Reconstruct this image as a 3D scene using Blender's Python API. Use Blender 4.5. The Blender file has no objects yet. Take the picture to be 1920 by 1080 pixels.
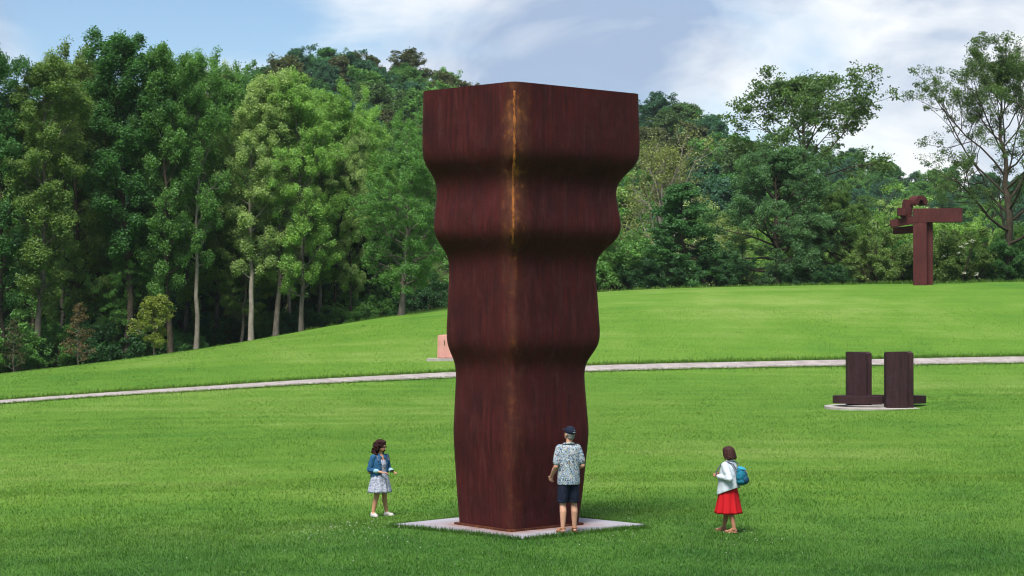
import bpy, bmesh, math, random
import numpy as np
from mathutils import Vector, Matrix

# ------------------------------------------------------------------ camera, sky, sun, exposure
SC = bpy.context.scene
COL = SC.collection
CAM_Z, F, PITCH = 3.8, 3700.0, math.atan(40 / 3700)
cam = bpy.data.cameras.new('camera'); cam.sensor_width = 36.0; cam.lens = F / 1920 * 36
cam.clip_start = 0.1; cam.clip_end = 6000
camo = bpy.data.objects.new('camera', cam); COL.objects.link(camo)
camo.location = (0, 0, CAM_Z); camo.rotation_euler = (math.pi / 2 + PITCH, 0, 0)
SC.camera = camo

SUN_DIR = Vector((-0.17, -0.48, 0.86)).normalized()
sun_el = math.asin(SUN_DIR.z); sun_rot = math.atan2(SUN_DIR.x, SUN_DIR.y)
W = bpy.data.worlds.new('World'); SC.world = W; W.use_nodes = True
nt = W.node_tree; nt.nodes.clear()
def wn(t, **k):
    n = nt.nodes.new(t)
    for a, b in k.items(): setattr(n, a, b)
    return n
def wl(a, b): nt.links.new(a, b)
sky = wn('ShaderNodeTexSky', sky_type='NISHITA', sun_disc=False)
sky.sun_elevation = sun_el; sky.sun_rotation = sun_rot; sky.air_density = 1.0; sky.dust_density = 0.0; sky.ozone_density = 4.0
tc = wn('ShaderNodeTexCoord'); sep = wn('ShaderNodeSeparateXYZ'); wl(tc.outputs['Generated'], sep.inputs[0])
den = wn('ShaderNodeMath', operation='MAXIMUM'); den.inputs[1].default_value = 0.0; wl(sep.outputs[2], den.inputs[0])
den2 = wn('ShaderNodeMath', operation='ADD'); den2.inputs[1].default_value = 0.42; wl(den.outputs[0], den2.inputs[0])
dx = wn('ShaderNodeMath', operation='DIVIDE'); wl(sep.outputs[0], dx.inputs[0]); wl(den2.outputs[0], dx.inputs[1])
dy = wn('ShaderNodeMath', operation='DIVIDE'); wl(sep.outputs[1], dy.inputs[0]); wl(den2.outputs[0], dy.inputs[1])
cmb = wn('ShaderNodeCombineXYZ'); wl(dx.outputs[0], cmb.inputs[0]); wl(dy.outputs[0], cmb.inputs[1])
mp = wn('ShaderNodeMapping'); mp.inputs['Location'].default_value = (-4.4, 1.3, 0.0); wl(cmb.outputs[0], mp.inputs[0])
n1 = wn('ShaderNodeTexNoise'); n1.inputs['Scale'].default_value = 2.2; n1.inputs['Detail'].default_value = 9; n1.inputs['Roughness'].default_value = 0.52; n1.inputs['Distortion'].default_value = 0.35
wl(mp.outputs[0], n1.inputs['Vector'])
r1 = wn('ShaderNodeValToRGB'); r1.color_ramp.elements[0].position = 0.37; r1.color_ramp.elements[1].position = 0.55
r1.color_ramp.interpolation = 'EASE'
wl(n1.outputs['Fac'], r1.inputs[0])
mp2 = wn('ShaderNodeMapping'); mp2.inputs['Location'].default_value = (0.9, 3.2, 3.0); wl(cmb.outputs[0], mp2.inputs[0])
n2 = wn('ShaderNodeTexNoise'); n2.inputs['Scale'].default_value = 3.6; n2.inputs['Detail'].default_value = 8; n2.inputs['Roughness'].default_value = 0.5; n2.inputs['Distortion'].default_value = 0.5
wl(mp2.outputs[0], n2.inputs['Vector'])
r2 = wn('ShaderNodeValToRGB')   # cloud tone: grey-lavender body, white lit tops
e = r2.color_ramp.elements; e[0].position = 0.43; e[0].color = (0.38, 0.48, 0.66, 1); e[1].position = 0.58; e[1].color = (0.98, 0.99, 1.0, 1)
wl(n2.outputs['Fac'], r2.inputs[0])
cs = wn('ShaderNodeVectorMath', operation='SCALE'); cs.inputs['Scale'].default_value = 8.4; wl(r2.outputs[0], cs.inputs[0])
dens = wn('ShaderNodeMath', operation='MULTIPLY'); dens.inputs[1].default_value = 0.90; wl(r1.outputs[0], dens.inputs[0])
mixw = wn('ShaderNodeMix', data_type='RGBA'); wl(dens.outputs[0], mixw.inputs[0]); wl(sky.outputs[0], mixw.inputs[6]); wl(cs.outputs[0], mixw.inputs[7])
bg = wn('ShaderNodeBackground'); bg.inputs[1].default_value = 0.058
wl(mixw.outputs[2], bg.inputs[0])
out = wn('ShaderNodeOutputWorld'); wl(bg.outputs[0], out.inputs[0])

sl = bpy.data.lights.new('sun', 'SUN'); sl.energy = 3.2; sl.angle = math.radians(26); sl.color = (1.0, 0.95, 0.86)
so = bpy.data.objects.new('sun', sl); COL.objects.link(so)
so.rotation_euler = SUN_DIR.to_track_quat('Z', 'Y').to_euler()

vs = SC.view_settings; vs.view_transform = 'Standard'; vs.look = 'None'; vs.exposure = 1.15; vs.gamma = 1.0; vs.use_curve_mapping = False
cy = SC.cycles; cy.use_denoising = True; cy.filter_width = 1.1; cy.max_bounces = 6; cy.diffuse_bounces = 3; cy.glossy_bounces = 2; cy.transmission_bounces = 3
cy.transparent_max_bounces = 4; cy.caustics_reflective = False; cy.caustics_refractive = False
try: cy.denoising_prefilter = 'ACCURATE'
except Exception: pass

# ------------------------------------------------------------------ helpers
def at(px, py, Y):
    """world point seen at photograph pixel (px, py) at distance Y"""
    x = (px - 960) / F; y = (540 - py) / F
    dY = math.cos(PITCH) - y * math.sin(PITCH); dZ = math.sin(PITCH) + y * math.cos(PITCH)
    return (x * Y / dY, Y, CAM_Z + Y * dZ / dY)
def tag(o, label=None, cat=None, group=None, kind=None):
    if label: o['label'] = label
    if cat: o['category'] = cat
    if group: o['group'] = group
    if kind: o['kind'] = kind
    return o
def empty(name, loc=(0, 0, 0), rz=0.0):
    o = bpy.data.objects.new(name, None); COL.objects.link(o); o.location = loc; o.rotation_euler = (0, 0, rz)
    o.empty_display_size = 0.2
    return o
def link(name, me, mat=None, parent=None):
    o = bpy.data.objects.new(name, me); COL.objects.link(o)
    if mat is not None and not me.materials: me.materials.append(mat)
    if parent is not None: o.parent = parent
    return o
def mesh(name, v, f, smooth=False):
    me = bpy.data.meshes.new(name); me.from_pydata([tuple(p) for p in v], [], [tuple(q) for q in f]); me.update()
    if smooth: me.polygons.foreach_set('use_smooth', [True] * len(me.polygons))
    return me
def np_mesh(name, v, f, smooth=False):
    """v (n,3) f (m,k) arrays"""
    me = bpy.data.meshes.new(name); n, (m, k) = len(v), f.shape
    me.vertices.add(n); me.vertices.foreach_set('co', np.asarray(v, np.float32).ravel())
    me.loops.add(m * k); me.loops.foreach_set('vertex_index', np.asarray(f, np.int32).ravel())
    me.polygons.add(m); me.polygons.foreach_set('loop_start', np.arange(0, m * k, k, dtype=np.int32))
    me.polygons.foreach_set('loop_total', np.full(m, k, np.int32))
    if smooth: me.polygons.foreach_set('use_smooth', np.ones(m, bool))
    me.update(calc_edges=True); me.validate()
    return me
def pt_attr(me, name, vals):
    a = me.attributes.new(name, 'FLOAT', 'POINT'); a.data.foreach_set('value', np.asarray(vals, np.float32))

class NT:
    """small node helper"""
    def __init__(s, name):
        s.m = bpy.data.materials.new(name); s.m.use_nodes = True; s.t = s.m.node_tree; s.t.nodes.clear()
        s.out = s.n('ShaderNodeOutputMaterial')
    def n(s, typ, **k):
        x = s.t.nodes.new(typ)
        for a, b in k.items():
            setattr(x, a, b)
        return x
    def l(s, a, b): s.t.links.new(a, b)
    def coord(s, which='Object', scale=(1, 1, 1), loc=(0, 0, 0)):
        c = s.n('ShaderNodeTexCoord'); m = s.n('ShaderNodeMapping'); m.inputs['Scale'].default_value = scale; m.inputs['Location'].default_value = loc
        s.l(c.outputs[which], m.inputs[0]); return m.outputs[0]
    def noise(s, vec, scale, detail=4, rough=0.55, dist=0.0):
        x = s.n('ShaderNodeTexNoise'); x.inputs['Scale'].default_value = scale; x.inputs['Detail'].default_value = detail
        x.inputs['Roughness'].default_value = rough; x.inputs['Distortion'].default_value = dist
        if vec is not None: s.l(vec, x.inputs['Vector'])
        return x.outputs['Fac']
    def ramp(s, fac, stops, interp='LINEAR'):
        x = s.n('ShaderNodeValToRGB'); r = x.color_ramp; r.interpolation = interp
        while len(r.elements) < len(stops): r.elements.new(0.5)
        for e, (p, c) in zip(r.elements, stops):
            e.position = p; e.color = (c[0], c[1], c[2], 1) if not isinstance(c, (int, float)) else (c, c, c, 1)
        s.l(fac, x.inputs[0]); return x.outputs[0]
    def mix(s, fac, a, b, mode='MIX'):
        x = s.n('ShaderNodeMix', data_type='RGBA', blend_type=mode)
        for sock, v in ((x.inputs[0], fac), (x.inputs[6], a), (x.inputs[7], b)):
            if isinstance(v, (int, float)): sock.default_value = v
            elif isinstance(v, tuple): sock.default_value = (*v, 1) if len(v) == 3 else v
            else: s.l(v, sock)
        return x.outputs[2]
    def math(s, op, a, b=0.0, clamp=False):
        x = s.n('ShaderNodeMath', operation=op, use_clamp=clamp)
        for sock, v in ((x.inputs[0], a), (x.inputs[1], b)):
            if isinstance(v, (int, float)): sock.default_value = v
            else: s.l(v, sock)
        return x.outputs[0]
    def bump(s, h, strength=0.3, dist=0.01):
        x = s.n('ShaderNodeBump'); x.inputs['Strength'].default_value = strength; x.inputs['Distance'].default_value = dist
        s.l(h, x.inputs['Height']); return x.outputs[0]
    def attr(s, name, kind='GEOMETRY'):
        x = s.n('ShaderNodeAttribute', attribute_name=name, attribute_type=kind); return x.outputs['Fac']
    def pbr(s, col, rough=0.7, spec=0.3, metal=0.0, normal=None):
        b = s.n('ShaderNodeBsdfPrincipled')
        for nm, v in (('Base Color', col), ('Roughness', rough), ('Specular IOR Level', spec), ('Metallic', metal)):
            if isinstance(v, (int, float)): b.inputs[nm].default_value = v
            elif isinstance(v, tuple): b.inputs[nm].default_value = (*v, 1)
            else: s.l(v, b.inputs[nm])
        if normal is not None: s.l(normal, b.inputs['Normal'])
        return b.outputs[0]
    def done(s, sh): s.l(sh, s.out.inputs[0]); return s.m

# ------------------------------------------------------------------ materials
def grass_colour(t, vec):
    """colour of the turf by place: deeper and yellower patches, faint mowing bands"""
    big = t.noise(vec, 0.055, 3, 0.5)
    mid = t.noise(vec, 0.45, 5, 0.6)
    mp_ = t.n('ShaderNodeMapping'); mp_.inputs['Rotation'].default_value = (0, 0, math.radians(-48)); mp_.inputs['Scale'].default_value = (0.05, 0.85, 1); t.l(vec, mp_.inputs[0])
    streak = t.noise(mp_.outputs[0], 1.0, 6, 0.62)      # mowing lines
    f = t.math('ADD', t.math('MULTIPLY', big, 0.50), t.math('MULTIPLY', mid, 0.30))
    f = t.math('ADD', f, t.math('MULTIPLY', streak, 0.34))
    col = t.ramp(f, [(0.42, (0.052, 0.138, 0.014)), (0.57, (0.086, 0.178, 0.020)), (0.71, (0.140, 0.218, 0.046))])
    # turf colour turns deeper green towards the foreground, with an uneven edge
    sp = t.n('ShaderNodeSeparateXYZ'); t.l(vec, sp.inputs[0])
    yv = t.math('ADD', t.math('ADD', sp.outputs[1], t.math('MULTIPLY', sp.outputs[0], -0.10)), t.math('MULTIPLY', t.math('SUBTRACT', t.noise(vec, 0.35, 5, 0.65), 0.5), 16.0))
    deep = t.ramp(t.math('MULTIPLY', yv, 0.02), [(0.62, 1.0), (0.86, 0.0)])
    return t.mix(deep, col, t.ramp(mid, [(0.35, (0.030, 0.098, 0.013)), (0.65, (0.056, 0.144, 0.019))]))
def mat_ground():
    t = NT('turf'); vec = t.coord('Object')
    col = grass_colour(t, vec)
    fine = t.noise(t.coord('Object', (1.0, 0.5, 1)), 16.0, 6, 0.75)
    col = t.mix(0.55, col, t.ramp(fine, [(0.3, 0.22), (0.5, 0.55), (0.72, 0.9)]), 'OVERLAY')
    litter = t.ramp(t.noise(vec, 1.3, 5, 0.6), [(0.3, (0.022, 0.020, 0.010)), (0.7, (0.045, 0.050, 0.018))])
    field = t.ramp(t.noise(vec, 0.03, 3), [(0.3, (0.09, 0.19, 0.03)), (0.7, (0.13, 0.22, 0.045))])
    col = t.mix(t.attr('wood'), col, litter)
    col = t.mix(t.attr('field'), col, field)
    nb = t.noise(vec, 14.0, 5, 0.7)
    return t.done(t.pbr(col, 0.9, 0.12, normal=t.bump(nb, 0.9, 0.06)))
def mat_blade():
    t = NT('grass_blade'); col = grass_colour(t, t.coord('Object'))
    tint = t.attr('tint')
    col = t.mix(0.55, col, t.ramp(tint, [(0.0, 0.32), (0.55, 0.52), (1.0, 0.76)]), 'OVERLAY')
    d = t.n('ShaderNodeBsdfDiffuse'); t.l(col, d.inputs[0])
    tr = t.n('ShaderNodeBsdfTranslucent'); t.l(t.mix(1.0, col, (1.1, 1.05, 0.6), 'MULTIPLY'), tr.inputs[0])
    g = t.n('ShaderNodeBsdfGlossy'); g.inputs['Roughness'].default_value = 0.45; g.inputs[0].default_value = (0.6, 0.6, 0.6, 1)
    m1 = t.n('ShaderNodeMixShader'); m1.inputs[0].default_value = 0.35; t.l(d.outputs[0], m1.inputs[1]); t.l(tr.outputs[0], m1.inputs[2])
    m2 = t.n('ShaderNodeMixShader'); m2.inputs[0].default_value = 0.03; t.l(m1.outputs[0], m2.inputs[1]); t.l(g.outputs[0], m2.inputs[2])
    return t.done(m2.outputs[0])
def mat_leaf(name='leaf'):
    t = NT(name)
    oc = t.n('ShaderNodeObjectInfo')
    tint = t.attr('tint')
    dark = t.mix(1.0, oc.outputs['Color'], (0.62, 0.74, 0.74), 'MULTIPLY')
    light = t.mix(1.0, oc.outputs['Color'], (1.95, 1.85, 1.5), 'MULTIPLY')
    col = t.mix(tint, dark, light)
    d = t.n('ShaderNodeBsdfDiffuse'); t.l(col, d.inputs[0])
    tr = t.n('ShaderNodeBsdfTranslucent'); t.l(t.mix(1.0, col, (1.1, 1.15, 0.55), 'MULTIPLY'), tr.inputs[0])
    g = t.n('ShaderNodeBsdfGlossy'); g.inputs['Roughness'].default_value = 0.6; g.inputs[0].default_value = (0.75, 0.8, 0.85, 1)
    m1 = t.n('ShaderNodeMixShader'); m1.inputs[0].default_value = 0.45; t.l(d.outputs[0], m1.inputs[1]); t.l(tr.outputs[0], m1.inputs[2])
    m2 = t.n('ShaderNodeMixShader'); m2.inputs[0].default_value = 0.022; t.l(m1.outputs[0], m2.inputs[1]); t.l(g.outputs[0], m2.inputs[2])
    return t.done(m2.outputs[0])
def mat_bark(name, a, b):
    t = NT(name); v = t.coord('Object', (1, 1, 0.35))
    n = t.noise(v, 5, 6, 0.65)
    return t.done(t.pbr(t.ramp(n, [(0.3, a), (0.7, b)]), 0.9, 0.1, normal=t.bump(t.noise(v, 14, 5), 0.6, 0.03)))
def mat_rust(name, base, dark, warm, streak_z=0.06, seam=False):
    t = NT(name)
    v = t.coord('Object'); vz = t.coord('Object', (1, 1, streak_z))
    st = t.noise(vz, 20.0, 5, 0.6)
    st2 = t.noise(t.coord('Object', (1, 1, streak_z * 0.6)), 55.0, 3, 0.6)
    drip = t.noise(t.coord('Object', (1, 1, 0.16)), 5.5, 6, 0.7, 0.3)
    patch = t.noise(v, 0.9, 6, 0.62)
    grain = t.noise(v, 95.0, 3, 0.75)
    blot = t.noise(v, 3.2, 7, 0.7)
    col = t.mix(t.ramp(st, [(0.30, 0.12), (0.68, 1.0)]), dark, base)
    col = t.mix(t.math('MULTIPLY', t.ramp(patch, [(0.40, 0.0), (0.66, 1.0)]), 0.55), col, dark)
    col = t.mix(t.math('MULTIPLY', t.ramp(blot, [(0.52, 0.0), (0.72, 1.0)]), 0.42), col, tuple(c * k for c, k in zip(base, (1.05, 1.6, 2.1))))
    col = t.mix(t.math('MULTIPLY', t.ramp(drip, [(0.54, 0.0), (0.70, 1.0)]), 0.20), col, warm)
    col = t.mix(t.math('MULTIPLY', t.ramp(st2, [(0.60, 0.0), (0.80, 1.0)]), 0.35), col, warm)
    col = t.mix(0.70, col, t.ramp(grain, [(0.28, 0.12), (0.5, 0.5), (0.74, 0.9)]), 'OVERLAY')
    if seam:
        e = t.attr('seam')            # run-off staining and weld bead down the front corner
        es = t.math('MULTIPLY', e, t.ramp(t.noise(t.coord('Object', (1, 1, 0.5)), 4.5, 5, 0.65), [(0.34, 0.15), (0.60, 1.0)]))
        tone = t.ramp(t.noise(v, 7.0, 4, 0.6), [(0.30, (0.075, 0.030, 0.016)), (0.56, (0.13, 0.050, 0.022)), (0.72, (0.34, 0.13, 0.028)), (0.86, (0.40, 0.24, 0.12))])
        col = t.mix(es, col, tone)
    rough = t.ramp(st, [(0.3, 0.58), (0.7, 0.80)])
    h = t.math('ADD', t.math('MULTIPLY', grain, 0.6), t.math('MULTIPLY', t.noise(v, 22, 3), 0.8))
    return t.done(t.pbr(col, rough, 0.14, 0.0, t.bump(h, 0.30, 0.010)))
def mat_plain(name, col, rough=0.75, spec=0.25, var=0.18, scale=30.0, bump=0.2, bscale=None, bdist=0.004):
    t = NT(name); v = t.coord('Object')
    n = t.noise(v, scale, 4, 0.6)
    c = t.mix(t.ramp(n, [(0.3, 0.0), (0.7, 1.0)]), tuple(x * (1 - var) for x in col), tuple(min(1, x * (1 + var)) for x in col))
    nb = t.bump(t.noise(v, bscale or scale * 2, 3), bump, bdist)
    return t.done(t.pbr(c, rough, spec, normal=nb))
def mat_concrete(name, a, b, stain=None):
    t = NT(name); v = t.coord('Object')
    n = t.noise(v, 2.2, 6, 0.65)
    col = t.ramp(n, [(0.3, a), (0.7, b)])
    g = t.noise(v, 60, 3, 0.6); col = t.mix(0.3, col, t.ramp(g, [(0.3, 0.35), (0.7, 0.65)]), 'OVERLAY')
    if stain:
        e = t.attr('stain'); f = t.math('MULTIPLY', e, t.ramp(t.noise(v, 3.0, 5, 0.6), [(0.30, 0.35), (0.6, 1.0)]), True)
        col = t.mix(f, col, stain)
    return t.done(t.pbr(col, 0.75, 0.25, normal=t.bump(g, 0.25, 0.004)))
def mat_skin(name, c):
    t = NT(name); v = t.coord('Object')
    col = t.mix(t.ramp(t.noise(v, 9, 3), [(0.3, 0.0), (0.7, 1.0)]), tuple(x * 0.88 for x in c), tuple(x * 1.08 for x in c))
    return t.done(t.pbr(col, 0.55, 0.35))
def mat_cells(name, stops, scale, base_noise=4.0, rough=0.8):
    """small printed pattern on cloth"""
    t = NT(name); v = t.coord('Object')
    vo = t.n('ShaderNodeTexVoronoi'); vo.inputs['Scale'].default_value = scale; t.l(v, vo.inputs['Vector'])
    s = t.n('ShaderNodeSeparateColor'); t.l(vo.outputs['Color'], s.inputs[0])
    col = t.ramp(s.outputs[0], stops, 'CONSTANT')
    return t.done(t.pbr(col, rough, 0.2, normal=t.bump(t.noise(v, 14, 4), 0.55, 0.02)))
def mat_cloth(name, c, var=0.15, wr=0.6, scale=11):
    t = NT(name); v = t.coord('Object')
    n = t.noise(v, 70, 3, 0.7)
    col = t.mix(t.ramp(n, [(0.3, 0.0), (0.7, 1.0)]), tuple(x * (1 - var) for x in c), tuple(min(1, x * (1 + var)) for x in c))
    return t.done(t.pbr(col, 0.85, 0.15, normal=t.bump(t.noise(t.coord('Object', (1, 1, 0.6)), scale, 4, 0.6, 0.6), wr, 0.03)))

M = {}
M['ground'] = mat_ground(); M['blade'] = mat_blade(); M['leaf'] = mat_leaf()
M['bark_pale'] = mat_bark('bark_pale', (0.06, 0.052, 0.044), (0.17, 0.15, 0.125))
M['bark_dark'] = mat_bark('bark_dark', (0.030, 0.024, 0.018), (0.085, 0.07, 0.052))
M['bark_white'] = mat_bark('bark_white', (0.13, 0.115, 0.095), (0.30, 0.27, 0.23))
M['rust'] = mat_rust('weathering_steel', (0.066, 0.0098, 0.0092), (0.013, 0.0022, 0.0032), (0.125, 0.046, 0.046), seam=True)
M['rust_red'] = mat_rust('red_weathering_steel', (0.088, 0.022, 0.021), (0.038, 0.010, 0.011), (0.15, 0.075, 0.075), 0.10)
M['rust_dark'] = mat_rust('dark_weathering_steel', (0.042, 0.018, 0.021), (0.016, 0.008, 0.010), (0.085, 0.05, 0.05), 0.12)
M['concrete'] = mat_concrete('grey_concrete', (0.22, 0.215, 0.255), (0.31, 0.305, 0.35), stain=(0.20, 0.085, 0.050))
M['concrete_pale'] = mat_concrete('pale_concrete', (0.24, 0.22, 0.21), (0.38, 0.35, 0.33))
M['path'] = mat_concrete('path_gravel', (0.19, 0.165, 0.16), (0.36, 0.325, 0.32))
M['pink'] = mat_concrete('pink_granite', (0.42, 0.20, 0.17), (0.56, 0.29, 0.25))

# ------------------------------------------------------------------ terrain
CP = []
def cp(px, py, Y): CP.append(at(px, py, Y))
CP += [(0, 0, 2.2), (-14, 0, 1.9), (14, 0, 2.3), (0, 14, 0.95), (-10, 14, 0.7), (10, 14, 0.95),
       (0, 26, 0.12), (-6, 28, -0.05), (6, 28, 0.02), (-15, 26, -0.25), (15, 26, 0.0),
       (0.1, 32.4, 0.0), (-2.2, 34.7, -0.01), (2.4, 34.7, 0.0), (0.1, 37.2, 0.0), (0.1, 34.7, 0.0)]
cp(713, 972, 38.5); cp(1366, 1003, 34.9)
CP += [(-9, 34, -0.32), (-13, 48, -0.30), (-5, 50, 0.0), (3, 50, 0.12), (10, 42, -0.08), (14, 52, 0.1)]
cp(1650, 763, 67); cp(1500, 768, 67); cp(1820, 758, 67)
PATH = [(-150, 767, 70.5), (0, 755.5, 72), (200, 741, 74.5), (400, 727.5, 77), (600, 715, 79), (845, 704.5, 81), (1110, 692, 83), (1400, 684.5, 85), (1650, 679.5, 86.5), (1920, 675, 88), (2080, 673, 89)]
for q in PATH: cp(*q)
CREST = [(-200, 728, 95), (0, 708, 98), (200, 685, 101), (400, 654, 104), (600, 616, 107), (760, 590, 109), (845, 577, 110), (1000, 560, 111), (1130, 547.5, 112), (1400, 537.5, 112), (1650, 532.5, 112), (1920, 528, 112), (2150, 526, 112)]
for q in CREST:
    cp(*q); x, y, z = at(*q)
    CP.append((x, y + 12, z - 1.3)); CP.append((x, y + 34, z - 5.0))
CPA = np.array(CP, float)
def tps(r2): return 0.5 * r2 * np.log(np.maximum(r2, 1e-9))
_P = CPA[:, :2]; _n = len(_P)
_K = tps(((_P[:, None] - _P[None]) ** 2).sum(-1)) + np.eye(_n) * 4.0
_A = np.zeros((_n + 3, _n + 3)); _A[:_n, :_n] = _K; _A[:_n, _n] = 1; _A[:_n, _n + 1:] = _P; _A[_n, :_n] = 1; _A[_n + 1:, :_n] = _P.T
_w = np.linalg.solve(_A, np.concatenate([CPA[:, 2], np.zeros(3)]))
def near_h(X, Y):
    X = np.clip(X, -34, 38); Y = np.clip(Y, 0, 142)
    o = _w[_n] + _w[_n + 1] * X + _w[_n + 2] * Y
    for i in range(_n): o = o + _w[i] * tps((X - _P[i, 0]) ** 2 + (Y - _P[i, 1]) ** 2)
    return o
# wooded hill behind (crown line of the photograph minus the height of its trees) and the farther ridge with a field
HA = np.array([(-400, 25), (-120, 30), (-60, 31.5), (-39, 32.5), (-31, 36), (-21, 37), (-13, 35), (-6, 30.5), (0, 27), (8, 26.5), (17, 27.5), (21, 28), (27, 26), (32, 24), (40, 18), (52, 12), (80, 4), (400, 2)], float)
HB = np.array([(-400, 20), (0, 22), (60, 37), (83, 36.5), (98, 35.0), (110, 33.0), (125, 29), (150, 26), (400, 20)], float)
def sstep(a, b, x):
    t = np.clip((x - a) / (b - a), 0, 1); return t * t * (3 - 2 * t)
def height(X, Y):
    X = np.asarray(X, float); Y = np.asarray(Y, float)
    n = near_h(X, Y)
    base = -1.0
    a = base + (np.interp(X, HA[:, 0], HA[:, 1]) - base) * np.clip((Y - 150) / 150, 0, 1) ** 0.9 * (1 - 0.35 * sstep(320, 600, Y))
    b = base + (np.interp(X, HB[:, 0], HB[:, 1]) - base) * np.clip((Y - 230) / 250, 0, 1) * (1 - 0.5 * sstep(520, 1000, Y))
    far = np.maximum(a, b)
    return n + (far - n) * sstep(128, 165, Y)
def axis(parts):
    o = []
    for a, b, s in parts: o += list(np.arange(a, b, s))
    return np.array(o + [parts[-1][1]])
gx = axis([(-2400, -400, 200), (-400, -100, 25), (-100, -40, 4), (-40, 44, 0.6), (44, 100, 4), (100, 400, 25), (400, 2400, 200)])
gy = axis([(-2400, -300, 200), (-300, -20, 20), (-20, 20, 1.5), (20, 118, 0.6), (118, 320, 4), (320, 600, 12), (600, 1000, 50), (1000, 3000, 250)])
GX, GY = np.meshgrid(gx, gy); GZ = height(GX, GY)
def ground_z(x, y):
    """height of the ground mesh (bilinear in its grid)"""
    x = np.asarray(x, float); y = np.asarray(y, float)
    i = np.clip(np.searchsorted(gx, x) - 1, 0, len(gx) - 2); j = np.clip(np.searchsorted(gy, y) - 1, 0, len(gy) - 2)
    u = (x - gx[i]) / (gx[i + 1] - gx[i]); v = (y - gy[j]) / (gy[j + 1] - gy[j])
    return GZ[j, i] * (1 - u) * (1 - v) + GZ[j, i + 1] * u * (1 - v) + GZ[j + 1, i] * (1 - u) * v + GZ[j + 1, i + 1] * u * v
_cr = np.array([at(*q) for q in CREST]); 
def crest_y(x): return np.interp(x, _cr[:, 0], _cr[:, 1])
nx, ny = len(gx), len(gy)
idx = np.arange(nx * ny).reshape(ny, nx)
gf = np.stack([idx[:-1, :-1], idx[:-1, 1:], idx[1:, 1:], idx[1:, :-1]], -1).reshape(-1, 4)
gme = np_mesh('ground', np.stack([GX, GY, GZ], -1).reshape(-1, 3), gf, True)
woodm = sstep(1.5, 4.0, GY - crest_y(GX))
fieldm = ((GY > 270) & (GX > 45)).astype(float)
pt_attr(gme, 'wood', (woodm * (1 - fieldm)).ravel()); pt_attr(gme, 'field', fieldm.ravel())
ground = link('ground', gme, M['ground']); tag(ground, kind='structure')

# path
pw = np.array([at(*q)[:2] for q in PATH]); ts = np.linspace(pw[0, 0] - 14, pw[-1, 0] + 14, 240)
cc = np.polyfit(pw[:, 0], pw[:, 1], 4); dc = np.polyder(cc)
def path_y(x):
    c = np.clip(x, pw[0, 0], pw[-1, 0]); return np.polyval(cc, c) + np.polyval(dc, c) * (x - c)
pyv = path_y(ts)
PV, PF = [], []
rng = np.random.default_rng(5)
wob = np.cumsum(rng.normal(0, 0.02, (2, 240)), 1); wob -= np.linspace(0, 1, 240) * wob[:, -1:]
for i, (x, y) in enumerate(zip(ts, pyv)):
    for k in range(6):
        yy = y + (k / 5 - 0.5) * 1.7 + (wob[0, i] * (1 - k / 5) + wob[1, i] * k / 5) * 0.4
        PV.append((x, yy, float(ground_z(x, yy)) + 0.035))
for i in range(239):
    for k in range(5):
        a = i * 6 + k; PF.append((a, a + 6, a + 7, a + 1))
tag(link('path', mesh('path', PV, PF, True), M['path']), kind='structure')

# ------------------------------------------------------------------ main sculpture on its slab
def poly_round(corners, r, n=4):
    """outline of a quadrilateral with rounded corners"""
    o = []; k = len(corners)
    for i in range(k):
        p = np.array(corners[i]); a = np.array(corners[i - 1]); b = np.array(corners[(i + 1) % k])
        da = (a - p) / np.linalg.norm(a - p); db = (b - p) / np.linalg.norm(b - p)
        for j in range(n + 1):
            t = j / n; q = p + da * r * (1 - t) ** 2 + db * r * t ** 2
            o.append(tuple(q))
        for d in (0.10, 0.2, 0.34, 0.5, 0.66, 0.8, 0.9):
            q = p + db * r; e = np.array(corners[(i + 1) % k]) - db * r * 0 + (p - b) / np.linalg.norm(p - b) * r
            o.append(tuple(q + (e - q) * d))
    return o
TC = np.array((0.12, 34.67))
F0, L0, R0 = np.array((-0.02, 33.50)), np.array((-0.97, 34.70)), np.array((1.21, 34.62)); B0 = L0 + R0 - F0
F1, L1, R1 = np.array((0.04, 32.78)), np.array((-1.60, 34.33)), np.array((2.28, 34.75)); B1 = L1 + R1 - F1
TOWER_H = 7.55
prof = np.array([(0, 0.0), (0.5, 0.07), (1.6, 0.18), (2.6, 0.10), (2.82, 0.12), (3.10, 0.34), (3.3, 0.37), (4.45, 0.29), (4.70, 0.32), (5.00, 0.68), (5.2, 0.73), (5.80, 0.62), (6.0, 0.66), (6.32, 1.0), (6.5, 1.03), (TOWER_H, 1.0)])
zs = np.linspace(0, TOWER_H, 150)
wz = np.interp(zs, prof[:, 0], prof[:, 1])
ker = np.exp(-0.5 * (np.arange(-8, 9) / 2.0) ** 2); ker /= ker.sum()
wz = np.convolve(np.pad(wz, 8, mode='edge'), ker, 'valid')
tower = empty('steel_sculpture', (TC[0], TC[1], 0.045))
tag(tower, 'towering rust brown folded steel sculpture flaring towards its top, on a concrete slab', 'sculpture')
tv, tf, seamv = [], [], []
nring = None
for z, w in zip(zs, wz):
    q = [F0 + (F1 - F0) * w, R0 + (R1 - R0) * w, B0 + (B1 - B0) * w, L0 + (L1 - L0) * w]
    ring = poly_round([tuple(p - TC) for p in q], 0.15, 6)
    nring = len(ring); fc = q[0] - TC; lc = q[3] - TC; rc = q[1] - TC
    for p in ring:
        tv.append((p[0], p[1], z))
        d = min(np.hypot(*(np.array(p) - fc)), 9)
        s = math.exp(-(d / 0.20) ** 2) * (0.28 + 0.72 * float(sstep(4.2, 5.6, z)) * float(1 - 0.7 * sstep(7.0, 7.5, z)))
        d2 = min(np.hypot(*(np.array(p) - lc)), np.hypot(*(np.array(p) - rc)))
        seamv.append(max(s, 0.40 * math.exp(-(d2 / 0.09) ** 2)))
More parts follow.
